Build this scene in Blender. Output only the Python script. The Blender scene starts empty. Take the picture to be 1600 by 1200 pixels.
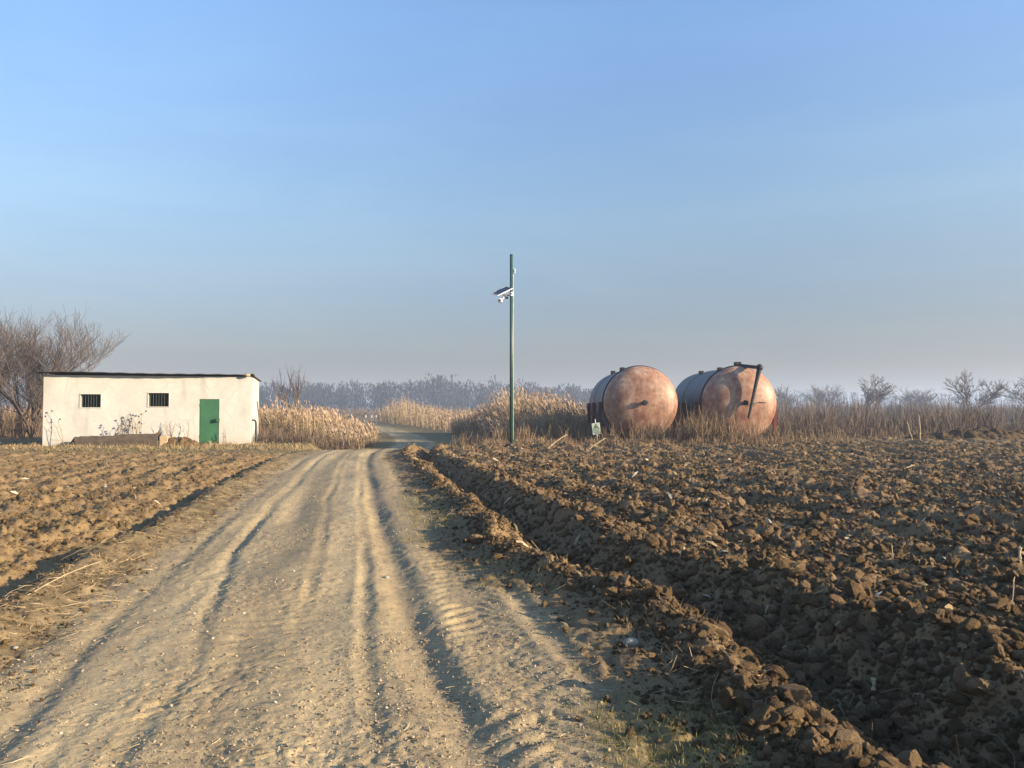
import bpy, math, random
import numpy as np
from mathutils import Vector

# ------------------------------------------------------------------ camera, sky, sun, exposure
scene = bpy.context.scene
COL = scene.collection
EYE = 1.6
F = 1230.0          # focal length in photo pixels (photo 1600 wide)
HOR = 641.0         # horizon row of the photo

cam_data = bpy.data.cameras.new('camera')
cam_data.sensor_fit = 'HORIZONTAL'
cam_data.angle = 2 * math.atan(800 / F)
cam_data.clip_start = 0.05
cam_data.clip_end = 20000
cam = bpy.data.objects.new('camera', cam_data)
COL.objects.link(cam)
cam.location = (0, 0, EYE)
cam.rotation_euler = (math.radians(90) + math.atan((HOR - 600) / F), 0, 0)
scene.camera = cam

SUN_EL = math.radians(15)
SUN_BACK = math.radians(19)       # sun stands to the right, this far behind the camera plane
sv = Vector((math.cos(SUN_BACK) * math.cos(SUN_EL), -math.sin(SUN_BACK) * math.cos(SUN_EL), math.sin(SUN_EL)))
world = bpy.data.worlds.new('World')
scene.world = world
world.use_nodes = True
wn = world.node_tree.nodes
wl = world.node_tree.links
bg = wn['Background']
sky = wn.new('ShaderNodeTexSky')
sky.sky_type = 'NISHITA'
sky.sun_disc = False
sky.sun_elevation = SUN_EL
sky.sun_rotation = math.atan2(sv.x, sv.y)
sky.altitude = 100
sky.air_density = 1.0
sky.dust_density = 0.6
sky.ozone_density = 2.0
# the low winter haze dims the sky evenly all round towards the horizon
wtc = wn.new('ShaderNodeTexCoord'); wsep = wn.new('ShaderNodeSeparateXYZ'); wl.new(wtc.outputs['Generated'], wsep.inputs[0])
wr = wn.new('ShaderNodeValToRGB'); wl.new(wsep.outputs['Z'], wr.inputs[0])
SKY_STOPS = [(0.0, (.262, .207, .217)), (.06, (.287, .238, .252)), (.14, (.46, .415, .425)), (.24, (.72, .69, .665)), (.45, (.88, .97, 1.07)), (1, (.88, .97, 1.07))]
while len(wr.color_ramp.elements) < len(SKY_STOPS): wr.color_ramp.elements.new(.5)
for el_, (p_, c_) in zip(wr.color_ramp.elements, SKY_STOPS): el_.position = p_; el_.color = (*c_, 1)
wm = wn.new('ShaderNodeMix'); wm.data_type = 'RGBA'; wm.blend_type = 'MULTIPLY'; wm.inputs[0].default_value = 1
wl.new(sky.outputs[0], wm.inputs[6]); wl.new(wr.outputs[0], wm.inputs[7]); 
# faint uneven cirrus veil
wmap = wn.new('ShaderNodeMapping'); wmap.inputs['Scale'].default_value = (1.2, 2.0, 7.0); wmap.inputs['Rotation'].default_value = (.25, .12, .4)
wnz = wn.new('ShaderNodeTexNoise'); wnz.inputs['Scale'].default_value = 1.6; wnz.inputs['Detail'].default_value = 6; wnz.inputs['Roughness'].default_value = .55; wnz.inputs['Distortion'].default_value = .6
wl.new(wtc.outputs['Generated'], wmap.inputs[0]); wl.new(wmap.outputs[0], wnz.inputs['Vector'])
wv = wn.new('ShaderNodeValToRGB'); wl.new(wnz.outputs['Fac'], wv.inputs[0])
wv.color_ramp.elements[0].position = .38; wv.color_ramp.elements[0].color = (.955, .97, .985, 1)
wv.color_ramp.elements[1].position = .72; wv.color_ramp.elements[1].color = (1.09, 1.06, 1.03, 1)
wm2 = wn.new('ShaderNodeMix'); wm2.data_type = 'RGBA'; wm2.blend_type = 'MULTIPLY'; wm2.inputs[0].default_value = 1
wl.new(wm.outputs[2], wm2.inputs[6]); wl.new(wv.outputs[0], wm2.inputs[7]); wl.new(wm2.outputs[2], bg.inputs[0])
bg.inputs[1].default_value = 0.12
sun_data = bpy.data.lights.new('sun', 'SUN')
sun_data.energy = 5.0
sun_data.angle = math.radians(0.6)
sun_data.color = (1.0, 0.80, 0.54)
sun = bpy.data.objects.new('sun', sun_data)
COL.objects.link(sun)
sun.rotation_euler = (-sv).to_track_quat('-Z', 'Y').to_euler()
sun.location = (60, -25, 40)
vs = scene.view_settings
vs.view_transform = 'Standard'
vs.look = 'None'
vs.gamma = 1.0
vs.exposure = 1.3
vs.use_curve_mapping = False
scene.cycles.volume_bounces = 1
scene.cycles.max_bounces = 6
scene.cycles.diffuse_bounces = 3
scene.cycles.use_denoising = True

rng = np.random.default_rng(11)
random.seed(5)


def X(px, d):
    """world x of a photo column at distance d"""
    return (px - 800.0) / F * d


def Z(py, d):
    return EYE + (HOR - py) / F * d


# ------------------------------------------------------------------ numpy noise
def hsh(ix, iy, s):
    ix = ix.astype(np.int64).astype(np.uint32)
    iy = iy.astype(np.int64).astype(np.uint32)
    h = ix * np.uint32(374761393) + iy * np.uint32(668265263) + np.uint32((s * 974634777 + 12345) & 0xFFFFFFFF)
    h = (h ^ (h >> np.uint32(13))) * np.uint32(1274126177)
    h = (h ^ (h >> np.uint32(16))) * np.uint32(2246822519)
    h = h ^ (h >> np.uint32(15))
    return h.astype(np.float64) / 4294967295.0


def vn(x, y, s=0):
    x = np.asarray(x, float); y = np.asarray(y, float)
    ix = np.floor(x); iy = np.floor(y)
    fx = x - ix; fy = y - iy
    fx = fx * fx * fx * (fx * (fx * 6 - 15) + 10)
    fy = fy * fy * fy * (fy * (fy * 6 - 15) + 10)
    a = hsh(ix, iy, s); b = hsh(ix + 1, iy, s); c = hsh(ix, iy + 1, s); d = hsh(ix + 1, iy + 1, s)
    return (a + (b - a) * fx) * (1 - fy) + (c + (d - c) * fx) * fy


def fbm(x, y, s=0, o=4, g=0.5):
    t = 0; a = 1; n = 0
    for k in range(o):
        t = t + a * (vn(x * 2 ** k + 17.3 * k, y * 2 ** k + 9.1 * k, s + k) - 0.5)
        n += a; a *= g
    return t / n * 2       # about -1..1


def clodf(x, y, size, s):
    """height of lumps packed on a grid, 0..1 times size"""
    gx = x / size; gy = y / size
    ix = np.floor(gx); iy = np.floor(gy)
    out = np.zeros_like(gx)
    for dx in (-1, 0, 1):
        for dy in (-1, 0, 1):
            cx = ix + dx; cy = iy + dy
            r1 = hsh(cx, cy, s); r2 = hsh(cx, cy, s + 1); r3 = hsh(cx, cy, s + 2); r4 = hsh(cx, cy, s + 3)
            px = cx + 0.15 + 0.7 * r1; py = cy + 0.15 + 0.7 * r2
            ang = r4 * 6.283
            ca = np.cos(ang); sa = np.sin(ang)
            ex = (gx - px) * ca + (gy - py) * sa
            ey = -(gx - px) * sa + (gy - py) * ca
            rad = 0.35 + 0.55 * r3
            d2 = (ex / rad) ** 2 + (ey / (rad * (0.55 + 0.4 * r1))) ** 2
            # faceted lump: tilted top plane
            tilt = 1 + 0.6 * (r2 - 0.5) * ex / rad + 0.6 * (r1 - .5) * ey / rad
            out = np.maximum(out, (0.25 + 0.75 * r4) * rad * np.sqrt(np.clip(1 - d2, 0, 1)) * tilt)
    return out * size


def sstep(a, b, x):
    t = np.clip((x - a) / (b - a), 0, 1)
    return t * t * (3 - 2 * t)


# ------------------------------------------------------------------ terrain
_ty = np.linspace(-50, 3000, 6101)
_tx = np.interp(_ty, [-50, 0, 29, 33, 37, 41, 50, 61, 80, 126, 171, 260, 400, 3000],
                [9.0, -.3, -5.7, -6.0, -5.4, -4.9, -5.8, -7.9, -12.2, -24.6, -36, -65, -120, -900])
_k = np.ones(21) / 21
_txs = np.convolve(np.pad(_tx, 10, mode='edge'), _k, mode='valid')


def XC(y):
    return np.interp(y, _ty, _txs)


def ur(y):
    """offset of the ridge crest on the right of the road"""
    return np.interp(y, [-5, 0, 3.5, 4.3, 5.4, 6.6, 7.3, 9, 14, 20, 28, 33, 45],
                     [2.4, 2.4, 2.38, 2.34, 2.48, 2.48, 2.2, 1.88, 1.95, 1.9, 1.7, 1.7, 1.7])


def ledge(x):
    """distance at which the plateau drops to the plain"""
    a = 31.5 + 17 * sstep(-8.5, -11.5, x) if np.isscalar(x) else 31.5 + 17 * (1 - sstep(-11.5, -8.5, x))
    return a + 20 * sstep(-2.5, 2.5, x)


def masks(x, y):
    u = x - XC(y)
    w = 0.16 * fbm(y * 0.55, y * 0.1 + 3, 40, 3) + 0.05 * fbm(x * 3, y * 3, 44, 2)
    v = u + w - ur(y)
    ul = u + 0.8 * w
    near = 1 - sstep(34, 40, y)
    fend_r = 1 - sstep(35.5, 37.5, y - 4.5 * sstep(12, 16, x) + fbm(x * .4, y * .4, 71, 2))
    fr = sstep(-0.35, -0.05, v) * fend_r
    fl = (1 - sstep(-3.25, -3.0, ul)) * (1 - sstep(29, 31.5, y + 1.2 * fbm(x * .3, y * .3, 72, 3)))
    road = sstep(-2.15, -1.75, ul + .15 * fbm(x * 2, y * 2, 73, 2)) * (1 - sstep(-1.0, -0.55, v + .25 * fbm(x * 1.5, y * 1.5, 75, 3)))
    road = road * (1 - sstep(1.15, 1.65, np.abs(u + .3 * fbm(x * .5, y * .5, 76, 2))) * sstep(37, 43, y))
    return u, v, ul, fr, fl, road, near


RUTS = [  # (y list, u list, depth, half width, lip)
    ([0, 4.3, 4.7, 6.6, 9.9, 20, 31, 60], [.85, .8, .75, .66, .52, .36, .3, .4], 0.040, 0.15, .03),
    ([0, 4.7, 6.6, 12.4, 20, 31, 60], [-.45, -.42, -.45, -.8, -.75, -.7, -.6], 0.024, 0.20, .0),
    ([0, 4.3, 6.4, 12, 31, 60], [-1.45, -1.5, -1.63, -1.75, -1.7, -1.7], 0.020, 0.09, .05),
    ([0, 3.4, 5.0, 6.0, 9, 60], [-.95, -.86, -.74, -.9, -1.2, -1.2], 0.018, 0.07, .05),
    ([0, 4, 8, 14, 31, 60], [.05, .08, .0, -.15, -.2, -.2], 0.010, 0.16, .05),
    ([0, 4, 8, 14, 31, 60], [-1.2, -1.18, -1.2, -1.3, -1.25, -1.2], 0.012, 0.07, .2),
    ([0, 4, 8, 14, 31, 60], [-.12, -.15, -.2, -.35, -.4, -.4], 0.012, 0.06, .2),
    ([0, 4, 8, 14, 31, 60], [.36, .34, .3, .2, .1, .1], 0.012, 0.06, .2),
    ([0, 4, 8, 14, 31, 60], [1.72, 1.7, 1.55, 1.35, 1.2, 1.2], 0.014, 0.09, .2),
    ([0, 4, 8, 14, 31, 60], [1.25, 1.25, 1.2, 1.1, 1.0, 1.0], 0.014, 0.22, .0),
]


def H(x, y, detail=True):
    x = np.asarray(x, float); y = np.asarray(y, float)
    r = np.sqrt(x * x + y * y)
    u, v, ul, fr, fl, road, near = masks(x, y)
    e = ledge(x)
    base = -.42 * sstep(0, 5, y - e)
    base = base + 0.35 * fbm(x / 60, y / 60, 5, 3) * sstep(60, 140, r) + 2.0 * fbm(x / 500, y / 500, 6, 2) * sstep(500, 1500, r)
    base = base + 0.05 * fbm(x / 3.0, y / 3.0, 8, 3) * (1 - road * .7) * (1 - sstep(60, 90, r))
    h = base
    # right side: ridge, furrow, field
    hn = 0.75 + 0.5 * vn(y * 0.9, x * 0.2, 31)
    wide = np.interp(y, [0, 8, 14, 40], [1.0, .9, .75, .7])
    vv = v / wide
    hn = hn * (.55 + .9 * vn(y * 2.2, x * .6, 32))
    prof = 0.125 * hn * np.exp(-(v / 0.22) ** 2) + 0.03 * sstep(-.9, -.3, v)
    prof = prof - 0.24 * np.exp(-((vv - 0.78) / 0.38) ** 2)
    prof = prof + sstep(0.9, 1.55, vv) * 0.06 + 0.12 * np.exp(-((vv - 1.6) / 0.28) ** 2)
    fur = np.sin((v - 1.6 * wide) * 2 * math.pi / 1.05 + 3.2 * fbm(x * .5, y * .25, 33, 3) + math.pi / 2)
    prof = prof + sstep(1.5, 2.4, vv) * (0.060 * fur * (.3 + .9 * vn(x * .35, y * .2, 37)) + 0.07 * fbm(x * .8, y * .8, 35, 3))
    h = h + prof * (1 - sstep(34.5, 38, y - 4.5 * sstep(12, 16, x)))
    # left side: bank, furrow, field
    near_l = 1 - sstep(27, 31, y)
    prof = 0.10 * np.exp(-((ul + 2.45) / 0.25) ** 2) - 0.24 * np.exp(-((ul + 2.93) / 0.20) ** 2)
    prof = prof + (1 - sstep(-3.7, -3.1, ul)) * (0.07 + 0.035 * np.sin(ul * 2 * math.pi / 0.8 + 2 * fbm(x * .5, y * .3, 36, 2)))
    h = h + prof * near_l
    # left verge roughness
    verge = (1 - road) * sstep(-3.0, -2.6, ul) * (1 - sstep(-2.0, -1.6, ul)) * near
    # ruts
    rw = 0.05 * fbm(y * 0.35, 0 * y + 3, 50, 3)
    rd = 0 * h
    for k, (ys, us, dep, hw, lp) in enumerate(RUTS):
        q = u + rw + 0.03 * fbm(y * 3, x * 5, 55 + k, 4, .65) - np.interp(y, ys, us)
        dm = 1.5 * vn(y * 0.4 + 7 * k, 0 * y + k, 60 + k) ** (1 if k else .5)
        g = np.exp(-np.abs(q / hw) ** 2.2)
        lip = lp * np.exp(-((np.abs(q) - hw * 1.55) / (hw * .5)) ** 2)
        rd = rd + dep * dm * (lip - g)
    h = h + rd * sstep(-0.2, .3, road) * (1 - sstep(70, 120, y))
    h = h + 0.05 * road * np.exp(-(u / 1.6) ** 2) - 0.02 * road
    if detail:
        nr = 1 - sstep(45, 60, r)
        if np.ndim(h):
            m = np.where((nr > 0))[0] if h.ndim == 1 else None
            xs = x[m]; ys_ = y[m]; us_ = u[m]; rdm = road[m]; frm = fr[m]; flm = fl[m]; vm = verge[m]; vvm = v[m]
            add = np.zeros_like(xs)
            # road: pebbly, tread lugs, washboard
            lum = sstep(.86, .98, us_) * (1 - sstep(1.42, 1.55, us_)) * (.25 + .75 * sstep(.3, .6, vn(ys_ * .7, xs * .2, 81) + .1))
            ph = (ys_ + 0.9 * np.abs(us_ - 1.2) + .06 * fbm(xs * 2, ys_ * 2, 82, 2)) / 0.19
            lug = np.clip(np.sin(ph * 2 * math.pi) * 1.6, -1, 1)
            lum2 = sstep(-.75, -.6, us_) * (1 - sstep(-.15, -.02, us_)) * sstep(.5, .75, vn(ys_ * .4, xs * .2, 83))
            lug2 = np.sin((ys_ - .3 * us_) / .16 * 2 * math.pi + 2 * vn(xs * 3, ys_ * 3, 84))
            rough = 0.008 * fbm(xs * 5, ys_ * 5, 85, 4, .65) + 0.016 * fbm(xs * 1.4, ys_ * .5, 86, 3) + .0035 * fbm(xs * 22, ys_ * 22, 93, 3, .7)
            peb = clodf(xs, ys_, 0.07, 300) * 0.22 * sstep(.45, .75, vn(xs * 1.7, ys_ * 1.1, 87))
            add += rdm * (rough + peb + (0.006 * lug * lum * sstep(.3, .6, vn(xs * 2.5, ys_ * 2.5, 95)) + 0.002 * lug2 * lum2) * (.4 + 1.2 * vn(xs * 4, ys_ * 4, 94)))
            # verge and banks
            oth = np.clip(1 - rdm - frm - flm, 0, 1)
            add += oth * (0.045 * fbm(xs * 3, ys_ * 3, 88, 6, .65) + 0.25 * clodf(xs, ys_, 0.16, 310) + .05 * vm * fbm(xs * 1.5, ys_ * 4, 89, 3))
            # ploughed soil
            c1 = 0.26 * clodf(xs, ys_, 0.42, 320); c2 = 0.42 * clodf(xs, ys_, 0.2, 330) + 0.5 * clodf(xs, ys_, 0.095, 340) + 0.45 * clodf(xs, ys_, 0.05, 350)
            c = c1 * (1 - flm) + c2
            c = c - 0.07 + 0.05 * fbm(xs * 1.3, ys_ * 1.3, 90, 3) + 0.055 * fbm(xs * 7, ys_ * 7, 91, 5, .7)
            c *= 0.55 + 0.75 * vn(xs * .7, ys_ * .7, 92)
            add += frm * c * 1.0 + flm * c * 1.15
            h = h.copy()
            h[m] += add * nr[m]
    return h


def ground_z(x, y):
    return float(H(np.array([x]), np.array([y]), False)[0])


# ------------------------------------------------------------------ mesh helpers
def mesh_np(name, V, faces, smooth=False):
    """faces: list of int arrays (n,3) or (n,4)"""
    V = np.asarray(V, np.float32)
    me = bpy.data.meshes.new(name)
    fs = [np.asarray(f, np.int32) for f in faces if len(f)]
    nl = sum(f.size for f in fs); nf = sum(len(f) for f in fs)
    me.vertices.add(len(V)); me.vertices.foreach_set('co', V.ravel())
    me.loops.add(nl); me.loops.foreach_set('vertex_index', np.concatenate([f.ravel() for f in fs]))
    tot = np.concatenate([np.full(len(f), f.shape[1], np.int32) for f in fs])
    st = np.concatenate([[0], np.cumsum(tot)[:-1]]).astype(np.int32)
    me.polygons.add(nf); me.polygons.foreach_set('loop_start', st)
    me.polygons.foreach_set('loop_total', tot)
    me.polygons.foreach_set('use_smooth', np.full(nf, smooth, bool))
    me.update(calc_edges=True)
    return me


def link(name, me, mt=None, parent=None, **props):
    o = bpy.data.objects.new(name, me)
    COL.objects.link(o)
    if mt is not None and me is not None:
        me.materials.clear(); me.materials.append(mt)
    if parent is not None:
        o.parent = parent
    for k, val in props.items():
        o[k] = val
    return o


def thing(name, label, cat, loc=(0, 0, 0), rz=0, group=None):
    o = link(name, None, label=label, category=cat)
    o.location = loc; o.rotation_euler = (0, 0, rz)
    if group: o['group'] = group
    return o


class MB:
    """collects shapes into one mesh"""
    def __init__(self): self.v = []; self.q = []; self.t = []; self.n = 0
    def add(self, V, Q=(), T=()):
        V = np.asarray(V, float).reshape(-1, 3)
        if len(Q): self.q.append(np.asarray(Q, int) + self.n)
        if len(T): self.t.append(np.asarray(T, int) + self.n)
        self.v.append(V); self.n += len(V); return self
    def box(self, x0, x1, y0, y1, z0, z1, bev=0.0):
        if bev <= 0:
            V = [(x, y, z) for z in (z0, z1) for y in (y0, y1) for x in (x0, x1)]
            Q = [(0, 2, 3, 1), (4, 5, 7, 6), (0, 1, 5, 4), (2, 6, 7, 3), (0, 4, 6, 2), (1, 3, 7, 5)]
            return self.add(V, Q)
        import bmesh
        bm = bmesh.new(); bmesh.ops.create_cube(bm, size=1)
        for w in bm.verts:
            w.co = Vector(((x0 + x1) / 2 + w.co.x * (x1 - x0), (y0 + y1) / 2 + w.co.y * (y1 - y0), (z0 + z1) / 2 + w.co.z * (z1 - z0)))
        bmesh.ops.bevel(bm, geom=bm.edges[:], offset=bev, segments=2, affect='EDGES', profile=.5)
        bm.verts.index_update()
        V = [w.co[:] for w in bm.verts]
        Q = [[w.index for w in f.verts] for f in bm.faces if len(f.verts) == 4]
        T = [[w.index for w in f.verts] for f in bm.faces if len(f.verts) == 3]
        bm.free(); return self.add(V, Q, T)
    def tube(self, pts, rad, sides=8, cap=True):
        P = np.array(pts, float)[None]; k = P.shape[1]
        R = np.full((1, k), rad) if np.isscalar(rad) else np.array(rad, float)[None]
        V, Q = tubes(P, R, sides); n0 = len(V); T = []
        if cap:
            V = np.vstack([V, P[0, 0], P[0, -1]])
            for i in range(sides):
                j = (i + 1) % sides
                T.append((n0, j, i)); T.append((n0 + 1, (k - 1) * sides + i, (k - 1) * sides + j))
        return self.add(V, Q, T)
    def lathe(self, prof, center, sides=48, axis='Y'):
        """prof: list of (radius, along)"""
        V = []; Q = []
        for (r, a) in prof:
            for i in range(sides):
                t = 2 * math.pi * i / sides
                c, s = r * math.cos(t), r * math.sin(t)
                V.append((center[0] + c, center[1] + a, center[2] + s) if axis == 'Y' else (center[0] + c, center[1] + s, center[2] + a))
        for k in range(len(prof) - 1):
            for i in range(sides):
                j = (i + 1) % sides
                q = (k * sides + i, k * sides + j, (k + 1) * sides + j, (k + 1) * sides + i)
                Q.append(q if axis == 'Z' else q[::-1])
        return self.add(V, Q)
    def build(self, name, mt, parent=None, smooth=False, **props):
        me = mesh_np(name, np.vstack(self.v), ([np.vstack(self.q)] if self.q else []) + ([np.vstack(self.t)] if self.t else []), smooth)
        return link(name, me, mt, parent, **props)


def tubes(P, R, sides=3):
    """P (n,k,3) polylines, R (n,k) radii -> verts, quads"""
    n, k, _ = P.shape
    Tn = np.gradient(P, axis=1)
    Tn /= np.linalg.norm(Tn, axis=2, keepdims=True) + 1e-9
    up = np.where(np.abs(Tn[..., 2:3]) > 0.9, np.array([1.0, 0, 0]), np.array([0, 0, 1.0]))
    up = np.broadcast_to(up[:, :1], P.shape)
    A = np.cross(Tn, up); A /= np.linalg.norm(A, axis=2, keepdims=True) + 1e-9
    B = np.cross(Tn, A)
    ang = np.arange(sides) * 2 * math.pi / sides
    V = P[:, :, None, :] + R[:, :, None, None] * (np.cos(ang)[None, None, :, None] * A[:, :, None, :] + np.sin(ang)[None, None, :, None] * B[:, :, None, :])
    idx = np.arange(n * k * sides).reshape(n, k, sides)
    a = idx[:, :-1, :]; b = np.roll(idx, -1, axis=2)[:, :-1, :]
    c = np.roll(idx, -1, axis=2)[:, 1:, :]; d = idx[:, 1:, :]
    Q = np.stack([a, b, c, d], -1).reshape(-1, 4)
    return V.reshape(-1, 3), Q


def strips(P, Wd, side=None):
    """flat ribbons along P (n,k,3), half widths Wd (n,k)"""
    n, k, _ = P.shape
    if side is None:
        a = rng.uniform(0, 2 * math.pi, n)
        side = np.stack([np.cos(a), np.sin(a), 0 * a], -1)
    S = side[:, None, :]
    V = np.stack([P - S * Wd[..., None], P + S * Wd[..., None]], 2)
    idx = np.arange(n * k * 2).reshape(n, k, 2)
    Q = np.stack([idx[:, :-1, 0], idx[:, :-1, 1], idx[:, 1:, 1], idx[:, 1:, 0]], -1).reshape(-1, 4)
    return V.reshape(-1, 3), Q


# ------------------------------------------------------------------ materials
def new_mat(name):
    m = bpy.data.materials.new(name); m.use_nodes = True
    return m, m.node_tree.nodes, m.node_tree.links, m.node_tree.nodes['Principled BSDF']


def ramp(N, L, src, stops):
    r = N.new('ShaderNodeValToRGB')
    while len(r.color_ramp.elements) < len(stops): r.color_ramp.elements.new(0.5)
    for el, (p, c) in zip(r.color_ramp.elements, stops):
        el.position = p; el.color = (*c, 1) if len(c) == 3 else c
    L.new(src, r.inputs[0]); return r.outputs[0]


def noise(N, L, scale, detail=5, rough=.6, coord='Object', stretch=None, rot=0):
    tc = N.new('ShaderNodeTexCoord'); n = N.new('ShaderNodeTexNoise')
    n.inputs['Scale'].default_value = scale; n.inputs['Detail'].default_value = detail; n.inputs['Roughness'].default_value = rough
    if stretch:
        mp = N.new('ShaderNodeMapping'); mp.vector_type = 'TEXTURE' if rot else 'POINT'
        mp.inputs['Scale'].default_value = tuple(1 / q for q in stretch) if rot else stretch; mp.inputs['Rotation'].default_value = (0, 0, rot)
        L.new(tc.outputs[coord], mp.inputs[0]); L.new(mp.outputs[0], n.inputs['Vector'])
    else:
        L.new(tc.outputs[coord], n.inputs['Vector'])
    return n.outputs['Fac']


def mix(N, L, a, b, fac, mode='MIX'):
    m = N.new('ShaderNodeMix'); m.data_type = 'RGBA'; m.blend_type = mode
    for sock, val in ((m.inputs[6], a), (m.inputs[7], b)):
        if hasattr(val, 'links'): L.new(val, sock)
        else: sock.default_value = (*val, 1)
    if hasattr(fac, 'links'): L.new(fac, m.inputs[0])
    else: m.inputs[0].default_value = fac
    return m.outputs[2]


def bump(N, L, P, h, strength, dist, prev=None):
    b = N.new('ShaderNodeBump'); b.inputs['Strength'].default_value = strength; b.inputs['Distance'].default_value = dist
    L.new(h, b.inputs['Height'])
    if prev is not None: L.new(prev, b.inputs['Normal'])
    L.new(b.outputs[0], P.inputs['Normal']); return b.outputs[0]


def simple(name, c1, c2, scale=6, rough=.8, metal=0, bstr=.3, bdist=.01, spec=.3, stretch=None):
    m, N, L, P = new_mat(name)
    n = noise(N, L, scale, stretch=stretch)
    L.new(ramp(N, L, n, [(.3, c1), (.7, c2)]), P.inputs['Base Color'])
    P.inputs['Roughness'].default_value = rough; P.inputs['Metallic'].default_value = metal
    P.inputs['Specular IOR Level'].default_value = spec
    if bstr: bump(N, L, P, noise(N, L, scale * 6), bstr, bdist)
    return m


def island(name, stops, rough=.9, trans=0.0):
    """colour differs from piece to piece"""
    m, N, L, P = new_mat(name)
    g = N.new('ShaderNodeNewGeometry')
    L.new(ramp(N, L, g.outputs['Random Per Island'], stops), P.inputs['Base Color'])
    P.inputs['Roughness'].default_value = rough; P.inputs['Specular IOR Level'].default_value = .15
    return m


def soil_material():
    m, N, L, P = new_mat('soil')
    at = N.new('ShaderNodeAttribute'); at.attribute_name = 'zone'
    sep = N.new('ShaderNodeSeparateColor'); L.new(at.outputs['Color'], sep.inputs[0])
    at2 = N.new('ShaderNodeAttribute'); at2.attribute_name = 'zone2'
    sep2 = N.new('ShaderNodeSeparateColor'); L.new(at2.outputs['Color'], sep2.inputs[0])
    n1 = noise(N, L, .55, 6, .6); n2 = noise(N, L, 3.5, 6, .65); n3 = noise(N, L, 40, 4, .7); n4 = noise(N, L, 140, 3, .7)
    ground = ramp(N, L, n2, [(.3, (.105, .078, .045)), (.5, (.18, .135, .077)), (.7, (.28, .21, .115))])
    st = noise(N, L, 1.7, 7, .62, stretch=(1.0, .07, 1), rot=math.radians(10.5))
    road = ramp(N, L, st, [(.36, (.225, .19, .130)), (.48, (.345, .272, .166)), (.60, (.50, .385, .215))])
    road = mix(N, L, road, ramp(N, L, n1, [(.35, (.28, .236, .160)), (.65, (.46, .355, .205))]), .35)
    road = mix(N, L, road, ramp(N, L, n2, [(.3, (.66, .66, .68)), (.7, (1.12, 1.1, 1.06))]), .8, 'MULTIPLY')
    fr = ramp(N, L, n2, [(.3, (.150, .101, .054)), (.55, (.208, .142, .077)), (.75, (.265, .182, .100))])
    fl = ramp(N, L, n2, [(.3, (.185, .124, .062)), (.7, (.285, .197, .100))])
    gr = ramp(N, L, n2, [(.3, (.135, .115, .048)), (.7, (.25, .19, .092))])
    def scaled(o, f):
        q = N.new('ShaderNodeMath'); q.operation = 'MULTIPLY'; q.inputs[1].default_value = f; L.new(o, q.inputs[0]); return q.outputs[0]
    road = mix(N, L, road, (.56, .435, .25), scaled(sep2.outputs[1], .65))
    road = mix(N, L, road, (.235, .190, .125), scaled(sep2.outputs[2], .6))
    c = mix(N, L, ground, road, sep.outputs[0])
    c = mix(N, L, c, fr, sep.outputs[1])
    c = mix(N, L, c, fl, sep.outputs[2])
    gm = N.new('ShaderNodeMath'); gm.operation = 'MULTIPLY'; gm.inputs[1].default_value = .7; L.new(sep2.outputs[0], gm.inputs[0])
    c = mix(N, L, c, gr, gm.outputs[0])
    fine = ramp(N, L, n3, [(.25, (.66, .64, .62)), (.5, (1, 1, 1)), (.8, (1.22, 1.2, 1.16))])
    c = mix(N, L, c, fine, .8, 'MULTIPLY')
    fleck = ramp(N, L, n4, [(.66, (0, 0, 0)), (.73, (1, 1, 1))])
    c = mix(N, L, c, (.50, .42, .30), mix(N, L, (0, 0, 0), fleck, .28))
    L.new(c, P.inputs['Base Color'])
    P.inputs['Roughness'].default_value = .95; P.inputs['Specular IOR Level'].default_value = .12
    b = bump(N, L, P, n3, .55, .012)
    bump(N, L, P, n4, .5, .005, b)
    return m


M = {}
M['soil'] = soil_material()
M['clod'] = simple('clod_soil', (.095, .062, .033), (.17, .112, .058), 7, .95, bstr=.8, bdist=.012, spec=.1)
M['heap'] = simple('heap_soil_shaded', (.055, .038, .023), (.115, .078, .044), 5, .95, bstr=.9, bdist=.03, spec=.1)  # soil darkened all over, standing in for the heap's shaded face
M['clod_pale'] = simple('clod_soil_pale', (.22, .150, .080), (.33, .230, .120), 7, .95, bstr=.8, bdist=.012, spec=.1)
M['pebble'] = island('pebbles', [(0, (.25, .20, .14)), (.5, (.42, .34, .24)), (.85, (.50, .43, .33)), (1, (.68, .64, .56))])
M['straw'] = island('straw', [(0, (.13, .09, .05)), (.4, (.23, .165, .09)), (.8, (.36, .27, .15)), (1, (.52, .42, .27))])
M['husk'] = island('husk', [(0, (.20, .145, .08)), (.6, (.34, .26, .155)), (1, (.56, .48, .34))])
M['reed'] = island('reed', [(0, (.20, .143, .083)), (.5, (.34, .25, .15)), (1, (.48, .37, .235))])
M['plume'] = island('plume', [(0, (.25, .175, .12)), (.5, (.35, .25, .175)), (1, (.46, .35, .26))])
M['weed'] = island('weed', [(0, (.12, .085, .058)), (.5, (.21, .15, .095)), (1, (.38, .28, .17))])
M['brush'] = island('brush', [(0, (.085, .064, .052)), (.5, (.145, .108, .083)), (1, (.22, .165, .12))])
M['grass'] = island('grass', [(0, (.085, .090, .022)), (.4, (.135, .135, .038)), (.7, (.22, .19, .07)), (1, (.36, .28, .13))])
M['twig'] = island('twig', [(0, (.075, .060, .054)), (.5, (.12, .096, .084)), (1, (.18, .142, .12))])
M['bark'] = simple('bark', (.07, .055, .045), (.14, .105, .085), 14, .95, bstr=.8, bdist=.02, stretch=(1, 1, .25))
M['wood_far'] = island('far_wood', [(0, (.022, .021, .022)), (.5, (.036, .033, .032)), (1, (.058, .051, .046))])
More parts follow.
